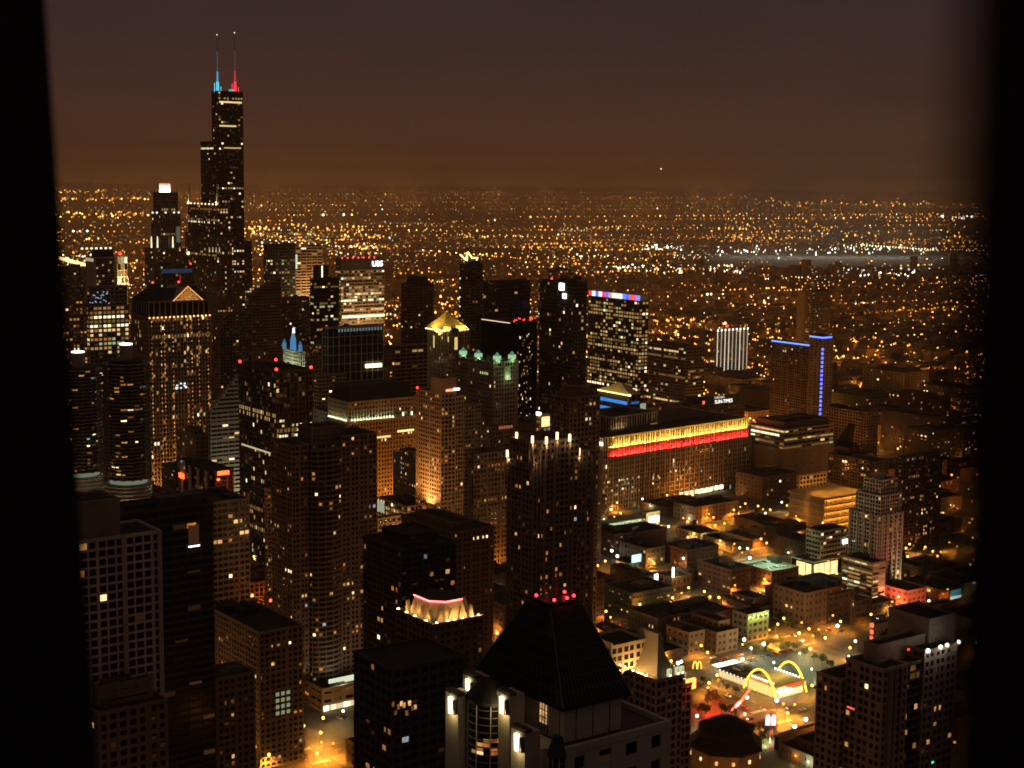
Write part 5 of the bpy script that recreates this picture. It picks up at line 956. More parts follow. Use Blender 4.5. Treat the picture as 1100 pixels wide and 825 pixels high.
for i, (px, py) in enumerate(((774, 722), (787, 719))):
    x, y, _ = gnd(px, py); c = tag(empty('lit_canopy', (x, y, .13)), ('bright white drive-through canopy nearest the corner with the yellow letter sign', 'second white drive-through canopy, next to the restaurant wing')[i], 'canopy')
    m = MB(); m.box(-4.5, 4.5, -3.5, 3.5, 4.2, 4.8, glow((1, .93, .62), 2.2)); m.build('roof', c)
    for a_ in (-3.6, 3.6):
        for b_ in (-2.8, 2.8): m = MB(); m.cyl(a_, b_, 0, 4.25, .18, .18, METAL, 6); m.build('post', c)
    plight((x, y, 3.4), 1500, (1, .93, .6), .5)
# lot
m = MB(); m.poly([(-760, -704, .135), (-700, -704, .135), (-700, -636, .135), (-760, -636, .135)], wall((.20, .21, .19), .85, .3, .1))
tag(m.build('car_park_surface'), kind='structure')
m = MB()
for k in range(18): m.box(-757+k*3, -756.85+k*3, -703, -698, .14, .145, wp); m.box(-757+k*3, -756.85+k*3, -642, -637, .14, .145, wp)
tag(m.build('bay_marking'), kind='structure')
def pole_lamp(x, y, h, col, s, pw, label, r=.6, group=None):
    o = MB(); o.cyl(x*0, 0, 0, h, .14, .09, METAL, 6); o.box(-.9, .9, -.08, .08, h-.1, h+.05, METAL)
    o.ball(.0, 0, h-.1, r, glow(col, s), 8, 5); q = tag(o.build('street_lamp', None, (x, y, .13)), label, 'street lamp', group); plight((x, y, h-1.2), pw, col, .3, q and None); return q
for i, (x, y) in enumerate(((-752, -690), (-752, -650), (-730, -672), (-712, -698), (-712, -645), (-702, -668))):
    pole_lamp(x, y, 10, (.72, 1, .66), 4, 5500, 'greenish white lamp pole standing in the restaurant parking lot', .75, 'lamp poles in the restaurant parking lot')
# signs round the crossing
def sign_root(nm, label, px, py, D, cat='sign', rz=0):
    x, y, z = at(px, py, D); return tag(empty(nm, (x, y, 0), rz), label, cat), z
vrot = math.atan2(-FWD[1], -FWD[0])-math.pi/2     # turned to the crossing north-east of it
o, z = sign_root('arch_sign', 'yellow double-arched letter sign on a pole at the street corner', 749, 714, 960, rz=vrot)
m = MB(); m.cyl(0, -.4, 0, z-3, .25, .25, METAL, 6); m.build('pole', o)
m = MB()
for sx_ in (-1.8, 1.8): m.tube([(sx_*.8-1.3, 0, z-2.8), (sx_*.8-1.0, 0, z+.3), (sx_*.8-.4, 0, z+2.0), (sx_*.8+.4, 0, z+2.0), (sx_*.8+1.0, 0, z+.3), (sx_*.8+1.3, 0, z-2.8)], .42, glow((1, .75, .12), 1.8), 6)
m.build('arch_letter', o); plight((o.location.x+3, o.location.y+3, z), 700, (1, .75, .2), .5)
o, z = sign_root('guitar_sign', 'huge slanted neon guitar glowing white and red on a pole by the road', 794, 752, 884, rz=vrot)
tl = D2R(-36); c_ = math.cos(tl)
out = [(-.45, 1.2), (-.4, 6.8), (-.75, 7.3), (-.6, 8.6), (.6, 8.6), (.75, 7.3), (.4, 6.8), (.45, 1.2), (2.0, 2.1), (2.7, .9), (1.8, -.4), (2.6, -1.6), (2.1, -3.2), (.7, -3.9), (-.7, -3.9), (-2.1, -3.2), (-2.6, -1.6), (-1.8, -.4), (-2.7, .9), (-2.0, 2.1)]
R2 = [(x*c_+y*math.sin(-tl)*-1, y*c_+x*math.sin(tl)) for x, y in out]
m = MB(); zc = z-1.5
k_ = 1.2
m.loft([[(x*k_, .35, zc+y*k_) for x, y in R2], [(x*k_, -.35, zc+y*k_) for x, y in R2]], glow((1, .55, .42), 4)); m.build('guitar_body', o)
m = MB(); m.tube([(x*k_*1.06, .5, zc+y*k_*1.06) for x, y in R2]+[(R2[0][0]*k_*1.06, .5, zc+R2[0][1]*k_*1.06)], .3, glow((1, .08, .03), 5), 6); m.build('neon_outline', o)
m = MB(); m.cyl(0, -.6, 0, zc, .3, .3, METAL, 6); m.build('pole', o)
plight((o.location.x-4, o.location.y+5, max(z-2, 6)), 20000, (1, .06, .01), .8); plight((o.location.x+4, o.location.y-14, 8), 22000, (1, .06, .01), .8)
o, z = sign_root('twin_panel_sign', 'white twin-panelled sign with pink rims on a post by the crossing', 828, 773, 852, rz=vrot)
m = MB(); m.cyl(0, -.3, 0, z, .3, .3, METAL, 6); m.build('post', o)
for sx_ in (-1.6, 1.6):
    a_ = [(sx_-1.25, -3.2), (sx_+1.25, -3.2), (sx_+1.25, 1.6), (sx_+.8, 2.7), (sx_, 3.1), (sx_-.8, 2.7), (sx_-1.25, 1.6)]
    m = MB(); m.loft([[(x, .2, z+y) for x, y in a_], [(x, -.2, z+y) for x, y in a_]], glow((1, .86, .82), 3)); pn = m.build('panel', o)
    m = MB(); m.tube([(x, .3, z+y) for x, y in a_]+[(a_[0][0], .3, z+a_[0][1])], .22, glow((1, .12, .2), 3), 5); m.build('rim', pn)
    for k in range(3): m = MB(); m.box(sx_-.8, sx_+.8, .2, .3, z-2.4+k*1.5, z-1.9+k*1.5, glow((1, .12, .15), 2)); m.build('red_mark', pn)
plight((o.location.x+1, o.location.y+3, 5), 1500, (1, .2, .18), .5)
o, z = sign_root('poster_sign', 'tall white lit poster sign beside the floodlit swept roof', 727, 707, 1000, rz=vrot)
m = MB(); m.box(-1.2, 1.2, -.3, .3, z-4.5, z+4.5, glow((1, .96, .85), 3)); m.build('panel', o); m = MB(); m.cyl(0, -.5, 0, z-4, .25, .25, METAL, 6); m.build('post', o); m = MB(); m.ball(1.2, .4, z-6.3, 1.3, glow((.45, .5, 1), 3)); m.build('blue_lamp', o)
CAN = (-640, -600)
o = tag(empty('lit_canopy', gnd(645, 590)), 'glaring white forecourt canopy at the foot of the torch-crowned ribbed tower', 'canopy')
m = MB(); m.box(-9, 9, -5, 5, 5.2, 6.4, glow((1, .97, .88), 4)); m.build('roof', o)
for a_ in (-7, 7):
    for b_ in (-3.5, 3.5): m = MB(); m.cyl(a_, b_, 0, 5.3, .25, .25, METAL, 6); m.build('post', o)
plight((o.location.x, o.location.y, 4.2), 3500, (1, .95, .8), .5)
for i, (px, py, w_) in enumerate(((657, 592, 1), (663, 598, 1), (758, 655, 1), (747, 648, 1), (899, 675, 1), (886, 688, 0), (820, 695, 1), (870, 700, 0), (858, 683, 0), (799, 690, 1), (834, 757, 1), (865, 778, 1), (853, 786, 1), (877, 773, 0), (797, 712, 1), (728, 716, 1), (805, 600, 1), (897, 722, 1), (705, 637, 0), (698, 627, 0))):
    x, y, _ = gnd(px, py+11*1.0); col = (1, .97, .86) if w_ else (1, .58, .18)
    pole_lamp(x, y, 9, col, 6, 900 if w_ else 7500, 'tall white flood lamp on a pole by the crossing' if w_ else 'tall amber flood lamp on a pole by the crossing', 1.15 if w_ else .95, 'tall white flood lamps' if w_ else 'tall amber flood lamps')
# ================================================================== trees
def leafm(col):
    k = ("leaf",)+col
    if k not in MATS: MATS[k] = wall(col, .7, .5, .9)
    return MATS[k]
def tree_mesh(seed, h, rad, col):
    r = random.Random(seed); t = MB(); brk = wall((.07, .05, .035)); t.tube([(0, 0, 0), (.05, .02, h*.3), (.1, -.1, h*.55), (.0, .1, h*.8)], .16, brk, 6)
    for k in range(6):
        a = k*1.05+r.random(); zz = h*r.uniform(.32, .55); t.tube([(0, 0, zz), (math.cos(a)*rad*.45, math.sin(a)*rad*.45, zz+h*.16), (math.cos(a)*rad*.75, math.sin(a)*rad*.75, zz+h*.27)], .06, brk, 4)
    c = MB(); cl = [(r.gauss(0, rad*.42), r.gauss(0, rad*.42), h*r.uniform(.45, .9), rad*r.uniform(.28, .5)) for _ in range(11)]
    mats = [leafm((.045, .07, .02)), leafm((.07, .10, .03)), leafm((.10, .12, .04))]
    for _ in range(620):
        x, y, z, q = r.choice(cl); a = r.uniform(0, 6.28); b_ = r.uniform(-1, 1); rr = q*r.uniform(.55, 1.05); s_ = math.sqrt(1-b_*b_)
        p = Vector((x+math.cos(a)*s_*rr, y+math.sin(a)*s_*rr, z+b_*rr)); u = Vector((r.gauss(0, 1), r.gauss(0, 1), r.gauss(0, 1))).normalized()*r.uniform(.22, .42); v = u.cross(Vector((r.gauss(0, 1), r.gauss(0, 1), r.gauss(0, 1)))).normalized()*r.uniform(.2, .36)
        c.poly([p-u, p-v*.8, p+u, p+v*.8], r.choice(mats))
    return t.mesh('trunk'), c.mesh('crown')
TM = [tree_mesh(i, h, rd, 0) for i, (h, rd) in enumerate(((7.5, 2.6), (6.2, 2.2), (8.8, 3.2)))]
def tree(x, y, label, group, k, s=1.0):
    o = tag(empty('tree', (x, y, .13), k*1.3), label, 'tree', group); o.scale = (s, s, s)
    for me, nm in zip(TM[k % 3], ('trunk', 'crown')):
        c = bpy.data.objects.new(nm, me); COL.objects.link(c); c.parent = o
k = 0
for px, py in ((812, 697), (821, 694), (830, 691), (838, 689), (846, 692), (855, 696), (864, 700), (874, 704), (883, 709), (893, 714)):
    x, y, _ = gnd(px, py+7); tree(x, y, 'young green tree in the row along the far edge of the lit lot', 'trees along the far edge of the lot', k); k += 1
    if k % 3 == 1: plight((x+1.5, y+3, 2.5), 500, (.75, 1, .45), .3)
for px, py in ((755, 730), (762, 735), (772, 735), (781, 739), (790, 744), (800, 724), (880, 735), (886, 742), (892, 732), (858, 740), (748, 722)):
    x, y, _ = gnd(px, py+4); tree(x, y, 'small tree beside the brightly lit restaurant', 'small trees around the restaurant', k, .75); k += 1
for px, py in ((760, 756), (768, 752), (775, 765), (786, 768), (764, 748), (757, 768)):
    x, y, _ = gnd(px, py+6); tree(x, y, 'dark tree in the red-lit street by the neon guitar', 'dark trees in the red-lit street', k, 1.25); k += 1
for px, py in ((815, 787), (820, 794), (826, 790)):
    x, y, _ = gnd(px, py+5); tree(x, y, 'bright green floodlit tree near the octagonal pavilion', 'floodlit trees near the pavilion', k, 1.2); plight((x+2.5, y+3.5, 1.4), 900, (.75, 1, .35), .3); k += 1
for px, py in ((700, 702), (706, 706), (838, 672), (846, 676), (853, 679), (738, 700), (690, 655), (684, 665)):
    x, y, _ = gnd(px, py); tree(x, y, 'dark street tree on the pavement among the low brick blocks', 'street trees among the low blocks', k, 1.1); k += 1
# ================================================================== low buildings that fill the blocks
def hits(x0, x1, y0, y1, g=3.0):
    return any(x0 < b1+g and x1 > b0-g and y0 < d1+g and y1 > d0-g for b0, b1, d0, d1 in FOOT)
COLS = [('dark red brick', (.17, .07, .045)), ('brown brick', (.18, .11, .065)), ('tan stone', (.27, .20, .13)), ('grey concrete', (.19, .17, .14)), ('dark brown', (.10, .065, .045)), ('cream', (.34, .27, .18)), ('orange brick', (.26, .13, .06))]
seen = {}; nfill = 0; LOTS = []
for ix in range(len(SX)-1):
    for iy in range(len(SY)-1):
        x0, x1, y0, y1 = SX[ix]+11, SX[ix+1]-11, SY[iy]+10.5, SY[iy+1]-10.5
        cxp, cyp = (x0+x1)/2, (y0+y1)/2; D = math.hypot(cxp, cyp)
        if not 640 < D < 2350: continue
        px, py = proj(cxp, cyp, 10)
        if not 40 < px < 1085 or py > 860: continue
        nx_ = RG.choice((2, 3, 3, 4)) if D < 1500 else 2; ny_ = 2 if D < 1750 else 1
        xs = [x0+(x1-x0)*k/nx_ for k in range(nx_+1)]
        for k in range(1, nx_): xs[k] += RG.uniform(-5, 5)
        for a, c in zip(xs, xs[1:]):
            for j in range(ny_):
                ya = y0+(y1-y0)*j/ny_+(1.5 if j else 0); yb = y0+(y1-y0)*(j+1)/ny_-(0 if j else 1.5); LOTS.append((D, a+.4, c-.4, ya, yb))
LOTS.sort()
REL = {}; PARKS = []
for D, a, c, ya, yb in LOTS:
    if RG.random() < .15:
        q = proj((a+c)/2, (ya+yb)/2, 2)
        if D < 1450 and 60 < q[0] < 1040 and not hits(a, c, ya, yb): PARKS.append((a, c, ya, yb, D))
        continue
    if RG.random() < .4: ya += RG.uniform(0, 8)
    if RG.random() < .4: a += RG.uniform(0, 6)
    if hits(a, c, ya, yb):
        a += (c-a)*.45
        if hits(a, c, ya, yb):
            continue
    px, py = proj(c, yb, 5)
    p2 = proj((a+c)/2, (ya+yb)/2, 6)
    if 690 < p2[0] < 905 and 722 < p2[1] < 800: continue
    if not (30 < px < 1085) or py > 850: continue
    fh = 3.9
    if px < 640 and D > 1250: h = RG.choice((28, 40, 55, 70, 90, 110)); cap = RG.uniform(375, 440)
    elif px < 640: h = RG.choice((8, 12, 16, 22, 30)); cap = 470
    else: h = RG.choice((6, 8, 8, 8, 12, 12, 12, 16, 16, 20)) if D < 1500 else RG.choice((10, 14, 18, 24, 34, 46)); cap = 300
    while h > 8 and proj(c, yb, h)[1] < cap: h -= 4
    nst = max(2, round(h/fh)); h = nst*fh; cn, cc = RG.choice(COLS)
    b = Bldg('low_rise', '', (c, yb, 0), 'building', 0, False, seed=nfill, glass=GLASSW, col=tuple(q*RG.uniform(.75, 1.15) for q in cc), bw=RG.choice((3.4, 4.2, 5.0))*(1 if D < 1500 else 1.3), fh=fh, pf=RG.choice((.4, .5, .6)), sf=RG.choice((.4, .5, .6)), lp=RG.choice((.01, .03, .05, .09, .16)), pal=RG.choice(('home', 'home', 'office')), style=RG.choice(('grid', 'grid', 'bands')), parapet=RG.choice((.6, .9, 1.3)))
    w_, d_ = c-a, yb-ya; rt = RG.choice(('plain', 'tank', 'stair', 'setback', 'vents'))
    b.mass(-w_, 0, -d_, 0, 0, h, roofunits=rt in ('plain', 'vents'))
    if rt == 'tank' and w_ > 12: u = MB(); u.cyl(-w_*.5, -d_*.6, h+3, h+7, 2.1, 2.1, wall((.16, .11, .08)), 10); u.cyl(-w_*.5, -d_*.6, h+7, h+8.6, 2.3, .2, ROOFM, 10); [u.cyl(-w_*.5+q*1.4, -d_*.6+p*1.4, h-.2, h+3, .15, .15, METAL, 4) for q in (-1, 1) for p in (-1, 1)]; u.build('water_tank', b.root)
    elif rt == 'stair' and w_ > 10: u = MB(); u.box(-w_*.7, -w_*.4, -d_*.6, -d_*.3, h-.2, h+3.6, wall(cc)); u.build('stair_house', b.root)
    elif rt == 'setback' and w_ > 14 and d_ > 14: b.mass(-w_*.85, -w_*.2, -d_*.85, -d_*.25, h-.3, h+4, roofunits=False)
    if D < 1750:
        for _ in range(RG.choice((0, 1, 1, 2))):
            cl = RG.choice(((1, .40, .06), (1, .40, .06), (1, .5, .12), (1, .78, .4), (.8, 1, .6)))
            if RG.random() < .5: wx, wy, ox, oy = -RG.uniform(.1, .9)*w_, .35, 0, 1.6
            else: wx, wy, ox, oy = .35, -RG.uniform(.1, .9)*d_, 1.6, 0
            wz = min(h-1.2, RG.uniform(3.5, 7)); u = MB(); u.ball(wx, wy, wz, RG.uniform(.4, .75), glow(cl, RG.choice((2, 3.5, 5))), 6, 4); u.build('wall_lamp', b.root); plight((wx+ox, wy+oy, wz), RG.choice((700, 1400, 2400)), cl, .25, b.root)  # invented wall lamps at random spots, added for warm facades and light pools
    if D < 1350:
        for _ in range(RG.randint(2, 5)):
            ux, uy = RG.uniform(-w_+2, -3), RG.uniform(-d_+2, -3); u = MB(); q = RG.uniform(.7, 1.5); u.box(ux, ux+q, uy, uy+q*RG.uniform(.7, 1.6), h-.1, h+RG.uniform(.8, 1.8), RG.choice((METAL, ROOFL, ROOFM))); u.build('rooftop_unit', b.root)
    b.done(); FOOT.append((a, c, ya, yb)); nfill += 1
    ppx, ppy = proj(c-w_/2, yb-d_/2, h); best = min(LAND, key=lambda L: abs(L[0]-ppx)+1.5*abs(L[1]-ppy)+abs(L[3]-D)*.06); dx = ppx-best[0]; dD = D-best[3]
    rel = ('right of' if dx > 18 else 'left of' if dx < -18 else 'behind' if dD > 25 else 'before')
    rtx = {'plain': 'flat roof', 'tank': 'rooftop water tank', 'stair': 'rooftop stair house', 'setback': 'set-back top storey', 'vents': 'roof plant boxes'}[rt]
    num = ('two', 'three', 'four', 'five', 'six', 'seven', 'eight', 'nine', 'ten')[nst-2] if nst < 11 else 'many'
    lab = f"{num}-storey {cn} block with {rtx}, {rel} the {best[2]}"
    if len(lab.split()) > 15: lab = lab.replace('the ', '').replace('rooftop water tank', 'water tank').replace('rooftop stair house', 'stair house')
    if len(lab.split()) > 15: lab = lab.replace('roof plant boxes', 'roof boxes').replace('set-back top storey', 'setback').replace(' block with', ' block,')
    REL.setdefault(lab, []).append((D, b.root))
for lab, L in REL.items():
    L.sort(key=lambda q: q[0])
    for i, (_, o) in enumerate(L):
        if len(L) == 1: o['label'] = lab
        elif len(L) == 2: o['label'] = ('nearer ' if i == 0 else 'farther ')+lab
        else: o['label'] = lab; o['group'] = lab[:50]
    for _, o in L:
        if 'group' not in o: o['group'] = 'low city blocks between the streets'
print('fill buildings', nfill, len(PARKS))
# ---- the endless low city beyond, one mass
m = MB(); RM = random.Random(5); bm = [wall((.16, .10, .06)), wall((.10, .07, .05)), wall((.22, .15, .09))]
for _ in range(9000):
    D = 2300*(8500/2300)**(RM.random()**1.15); px = RM.uniform(-20, 1110); d = ray(px, 300); h_ = math.hypot(d[0], d[1]); x, y = d[0]/h_*D, d[1]/h_*D
    q_ = proj(x, y, 5)
    if q_[0] > 760 and 262 < q_[1] < 286: continue
    ix = round((x+776)/127); iy = round((y+716)/98)
    if abs(x-(-776+127*ix)) < 16: x += 30
    if abs(y-(-716+98*iy)) < 15: y += 28
    w_ = RM.uniform(9, 34); q = RM.uniform(9, 26); h = RM.choice((6, 7, 7, 9, 9, 11, 13, 18)) if RM.random() < (.985 if D > 4500 else 1.1) else RM.uniform(30, 60)
    while h > 9 and proj(x, y, h)[1] < 268: h *= .7
    m.box(x-w_, x, y-q, y, 0, h, RM.choice(bm))
    for _k in range(RM.choice((0, 0, 1, 1, 2, 4))):
        z = RM.uniform(1, h-1); s_ = .9*D/2300
        if RM.random() < .6: xx = x-RM.random()*w_; m.poly([(xx-s_, y+.1, z), (xx, y+.1, z), (xx, y+.1, z+s_), (xx-s_, y+.1, z+s_)], RM.choices(OFFC+HOME[:5], OFFW+HOMEW[:5])[0])
        else: yy = y-RM.random()*q; m.poly([(x+.1, yy-s_, z), (x+.1, yy, z), (x+.1, yy, z+s_), (x+.1, yy-s_, z+s_)], RM.choices(OFFC+HOME[:5], OFFW+HOMEW[:5])[0])
tag(m.build('distant_city'), kind='stuff')
# ================================================================== street lamps
def lamp_mesh(col, s, r):
    o = MB(); o.cyl(0, 0, 0, 8.6, .13, .08, METAL, 6); o.tube([(0, 0, 8.5), (1.0, 0, 9.0), (2.0, 0, 9.0)], .07, METAL, 5); o.ball(2.0, 0, 8.95, r, glow(col, s), 8, 5); return o.mesh('street_lamp')
LM = [lamp_mesh((1, .45, .09), 5, .9), lamp_mesh((1, .40, .06), 3.6, .7), lamp_mesh((1, .9, .6), 5, .95)]
cand = []
RL = random.Random(11)
for ix, x in enumerate(SX):
    y = SY[0]
    while y < -420:
        for s_ in (-1, 1): cand.append((x+s_*9.2, y+12+(8 if s_ > 0 else 0), 0 if s_ < 0 else math.pi))
        y += 32.66
for iy, y in enumerate(SY):
    x = SX[0]
    while x < SX[-1]:
        for s_ in (-1, 1): cand.append((x+22+(7 if s_ > 0 else 0), y+s_*8.7, math.pi/2 if s_ < 0 else -math.pi/2))
        x += 31.75
bpy.context.view_layer.update(); dg = bpy.context.evaluated_depsgraph_get()
near, rest = [], []
for x, y, a in cand:
    D = math.hypot(x, y); px, py = proj(x, y, 9)
    if not (-60 < px < 1160 and py < 1350 and 420 < D): continue
    if any(b0-.3 < x < b1+.3 and d0-.3 < y < d1+.3 for b0, b1, d0, d1 in FOOT if (b0, b1) != LOT[:2]): continue
    hx, hy = x+2*math.cos(a), y+2*math.sin(a); dv = Vector((hx, hy, 9-EYE)); L = dv.length
    hit = SC.ray_cast(dg, Vector((0, 0, EYE)), dv.normalized(), distance=L-2.5)[0]
    (near if D < 1500 and not hit and 40 < px < 1070 and py < 835 else rest).append((D, x, y, a, hit))
near.sort(); rest += near[290:]; near = near[:290]
for i, (D, x, y, a, _) in enumerate(near):
    k = 2 if RL.random() < .09 else RL.choice((0, 0, 1)); o = bpy.data.objects.new('street_lamp', LM[k]); COL.objects.link(o); o.location = (x, y, .13); o.rotation_euler = (0, 0, a)
    tag(o, 'white street lamp on a bent pole beside the road' if k == 2 else 'amber street lamp on a bent pole beside the road', 'street lamp', 'white street lamps' if k == 2 else 'amber street lamps')
    plight((x+2*math.cos(a), y+2*math.sin(a), 8.0), LAMP*(3000 if k == 2 else 23000)*RL.uniform(.3, 1.6), (1, .75, .38) if k == 2 else AMB, .3, None, 150, (0, 0, -1))
    if i % 3 == 0: plight((x+2*math.cos(a), y+2*math.sin(a), 9.8), LAMP*3800, AMB, .4)
m = MB(); cnt = 0
for D, x, y, a, hit in sorted(rest):
    if D > 4200: continue
    if RL.random() < .22 and D > 1500: continue
    col = RL.choices(((1, .40, .06), (1, .34, .04), (1, .62, .22), (1, .85, .5)), (8, 6, 3, 1))[0]; s_ = RL.choice((1.2, 2.2, 3.6, 5.5))
    hx, hy = x+2*math.cos(a), y+2*math.sin(a)
    m.octa(hx, hy, 9 if D < 2300 else 12, max(.75, .00064*D)*RL.uniform(.7, 1.5), glow(col, s_)); m.cyl(x, y, .1, 8.6, .12, .1, METAL, 3)
    if D < 1500:
        if cnt % 2 == 0: plight((hx, hy, 8.6), LAMP*5200, AMB, .3)
    elif cnt % 5 == 0: plight((hx, hy, 10), LAMP*24000, AMB, .5)
    cnt += 1
tag(m.build('distant_street_lamps'), kind='stuff')
# ================================================================== lights of the plain out to the horizon
RF = random.Random(3); m = MB()
from mathutils import noise as mn
def far_light(x, y, col, s, k=1.0):
    D = math.hypot(x, y); m.octa(x, y, 9, .00050*D*k, glow(col, s))
FC = [(1, .40, .05), (1, .31, .03), (1, .50, .10), (1, .9, .6), (.85, 1, .75), (1, .12, .06)]
def fs(): return RF.choice((.6, 1.0, 1.4, 2.0, 2.6, 4.0, 6.0))
def FADE(D): return round(max(.25, min(1.5, 1.9*math.exp(-D/13000))), 1)
def road(fixed, ns, lo, hi, base, kk, gap):
    q = lo; seg = 0.0; lev = 1.0
    while q < hi:
        x, y = (fixed, q) if ns else (q, fixed); D = math.hypot(x, y); step = max(gap, D*(.0036 if not ns else .02))*RF.uniform(.6, 1.5)
        if seg <= 0: seg = RF.uniform(500, 2800)*(1+D/9000); lev = RF.choice((0, 0, 0, .5, 1, 1.4, 2))
        seg -= step; q += step
        if lev == 0 or not 3300 < D < 36000: continue
        px, py = proj(x, y, 9)
        if not 40 < px < 1090 or py > 330: continue
        v = mn.noise(Vector((x/2500, y/2500, 0)))
        if v < RF.uniform(-.6, -.05) or RF.random() < .15: continue
        big_ = RF.random() < .05
        far_light(x+RF.gauss(0, 8), y+RF.gauss(0, 8), RF.choices(FC, (9, 6, 5, 2, 1, .4))[0], base*lev*RF.choice((.5, .8, 1.2, 1.8, 2.6))*(2 if big_ else 1)*FADE(D), kk*RF.uniform(.6, 1.0)*(1.6 if big_ else 1))
for k in range(-34, -3):
    road(k*805.0, False, -30000, 9000, RF.choice((.6, 1.2, 2.4)), .95, 45)
    if k > -18: road(k*805.0+402, False, -20000, 5000, .7, .8, 60)
    if k > -9: road(k*805.0+201, False, -14000, 3000, .35, .7, 70); road(k*805.0+603, False, -14000, 3000, .35, .7, 70)
for k in range(-26, 9):
    road(k*805.0, True, -36000, -2000, RF.choice((.5, .9, 1.4)), 1.2, 60)
    if k > -16: road(k*805.0+402, True, -15000, -2000, .35, .75, 70)
for _ in range(800):
    py = 222+RF.random()*105; px = RF.uniform(45, 1085); p = gnd(px, py+(px-550)*.0122)
    if mn.noise(Vector((p[0]/900, p[1]/900, 5))) > RF.uniform(-.3, .5): far_light(p[0], p[1], RF.choices(FC, (8, 6, 3, 2, 1, .7))[0], RF.choice((.3, .5, .8, 1.4, 4)), RF.uniform(.5, 1.2))
# dense clusters, rows and yards
for x0, x1, y0, y1, k, cols, sc in ((250, 425, 244, 276, 170, FC[:4], 1.2), (240, 300, 245, 250, 26, FC[:3], 1.5), (65, 160, 228, 236, 50, FC[:3], 1.4), (62, 160, 213, 217, 36, FC[:3], 1.3), (62, 112, 205, 208, 18, FC[:3], 1.3), (655, 800, 287, 297, 75, [(1, .8, .4), (1, .9, .6)], 1.2), (690, 735, 265, 272, 26, [(1, 1, .85), (.9, 1, .8)], 1.3), (460, 505, 303, 311, 18, FC[:3], 1.3), (880, 1010, 290, 300, 50, [(1, .85, .5), (.9, .95, 1)], 1.0), (960, 1045, 326, 346, 30, FC[:3], 1.3), (560, 650, 262, 290, 60, FC[:4], 1.1), (780, 1050, 232, 262, 70, FC[:3], 1.0), (820, 1000, 216, 222, 60, FC[:3], .9), (1005, 1050, 233, 236, 16, [(1, .95, .7)], 2), (880, 1000, 345, 375, 22, FC[:3], 1.3), (700, 860, 318, 330, 26, [(1, .8, .4), FC[0]], 1.6), (65, 100, 276, 290, 60, [(1, .68, .22), (1, .8, .35)], 1.3), (128, 160, 285, 310, 26, FC[:4], 1.3), (100, 330, 290, 300, 30, FC[:3], 1.2)):
    for _ in range(k):
        px, py = RF.uniform(x0, x1), RF.uniform(y0, y1); p = gnd(px, py); far_light(p[0], p[1], RF.choice(cols), fs()*sc, RF.uniform(.9, 1.7))
for _ in range(95):
    px = RF.uniform(770, 1008); py = 270.5+RF.gauss(0, 2.6)-(px-900)*.008; p = gnd(px, py); far_light(p[0], p[1], RF.choice([(.95, 1, .85), (1, .95, .75), (.85, 1, .8)]), fs()*1.3, RF.uniform(.8, 1.5))
for k in range(26):
    px = 925+k*3.1; p = gnd(px, 265+k*.22); far_light(p[0], p[1], (1, .9, .55), 2.5, 1.2)
for k in range(14): p = gnd(790+k*16, 276); plight((p[0], p[1], 90), 2.6e5, (.9, 1, .8), 3)
for k in range(90):
    D = 3600*(24000/3600)**(k/89); px = RF.uniform(0, 1100); d = ray(px, 300); h_ = math.hypot(d[0], d[1]); plight((d[0]/h_*D, d[1]/h_*D, 160), 3.0e5*(D/3600)**1.1, (1, .34, .05), 4)  # added fill lights hung over the plain for city glow, no lamps there
n = 0
while n < 3900:
    D = 2200*(10500/2200)**(RF.random()**.9); px = RF.uniform(40, 1085); d = ray(px, 300); h_ = math.hypot(d[0], d[1]); x, y = d[0]/h_*D, d[1]/h_*D
    ew = RF.random() < .8
    if ew: y = round((y+716)/98)*98-716+RF.choice((-9, 9))
    else: x = round((x+776)/127)*127-776+RF.choice((-9, 9))
    if mn.noise(Vector((x/900, y/900, 9))) < RF.uniform(-.5, .05): continue
    lev = RF.choice((.6, 1.0, 1.6, 2.6, 4)); cl = RF.choices(FC, (9, 6, 6, 3, 1, .4))[0]; kk = RF.uniform(.7, 1.25)
    for _k in range(RF.choice((1, 2, 3, 5, 8, 12))):
        xx, yy = (x+_k*max(34, D*.0052)*RF.uniform(.8, 1.2), y) if ew else (x, y+_k*60); DD = math.hypot(xx, yy)
        m.octa(xx, yy, 15, .00052*DD*kk*RF.uniform(.75, 1.3), glow(cl, round(lev*RF.choice((.6, 1, 1, 1.5)), 1))); n += 1
tag(m.build('distant_city_lights'), kind='stuff')
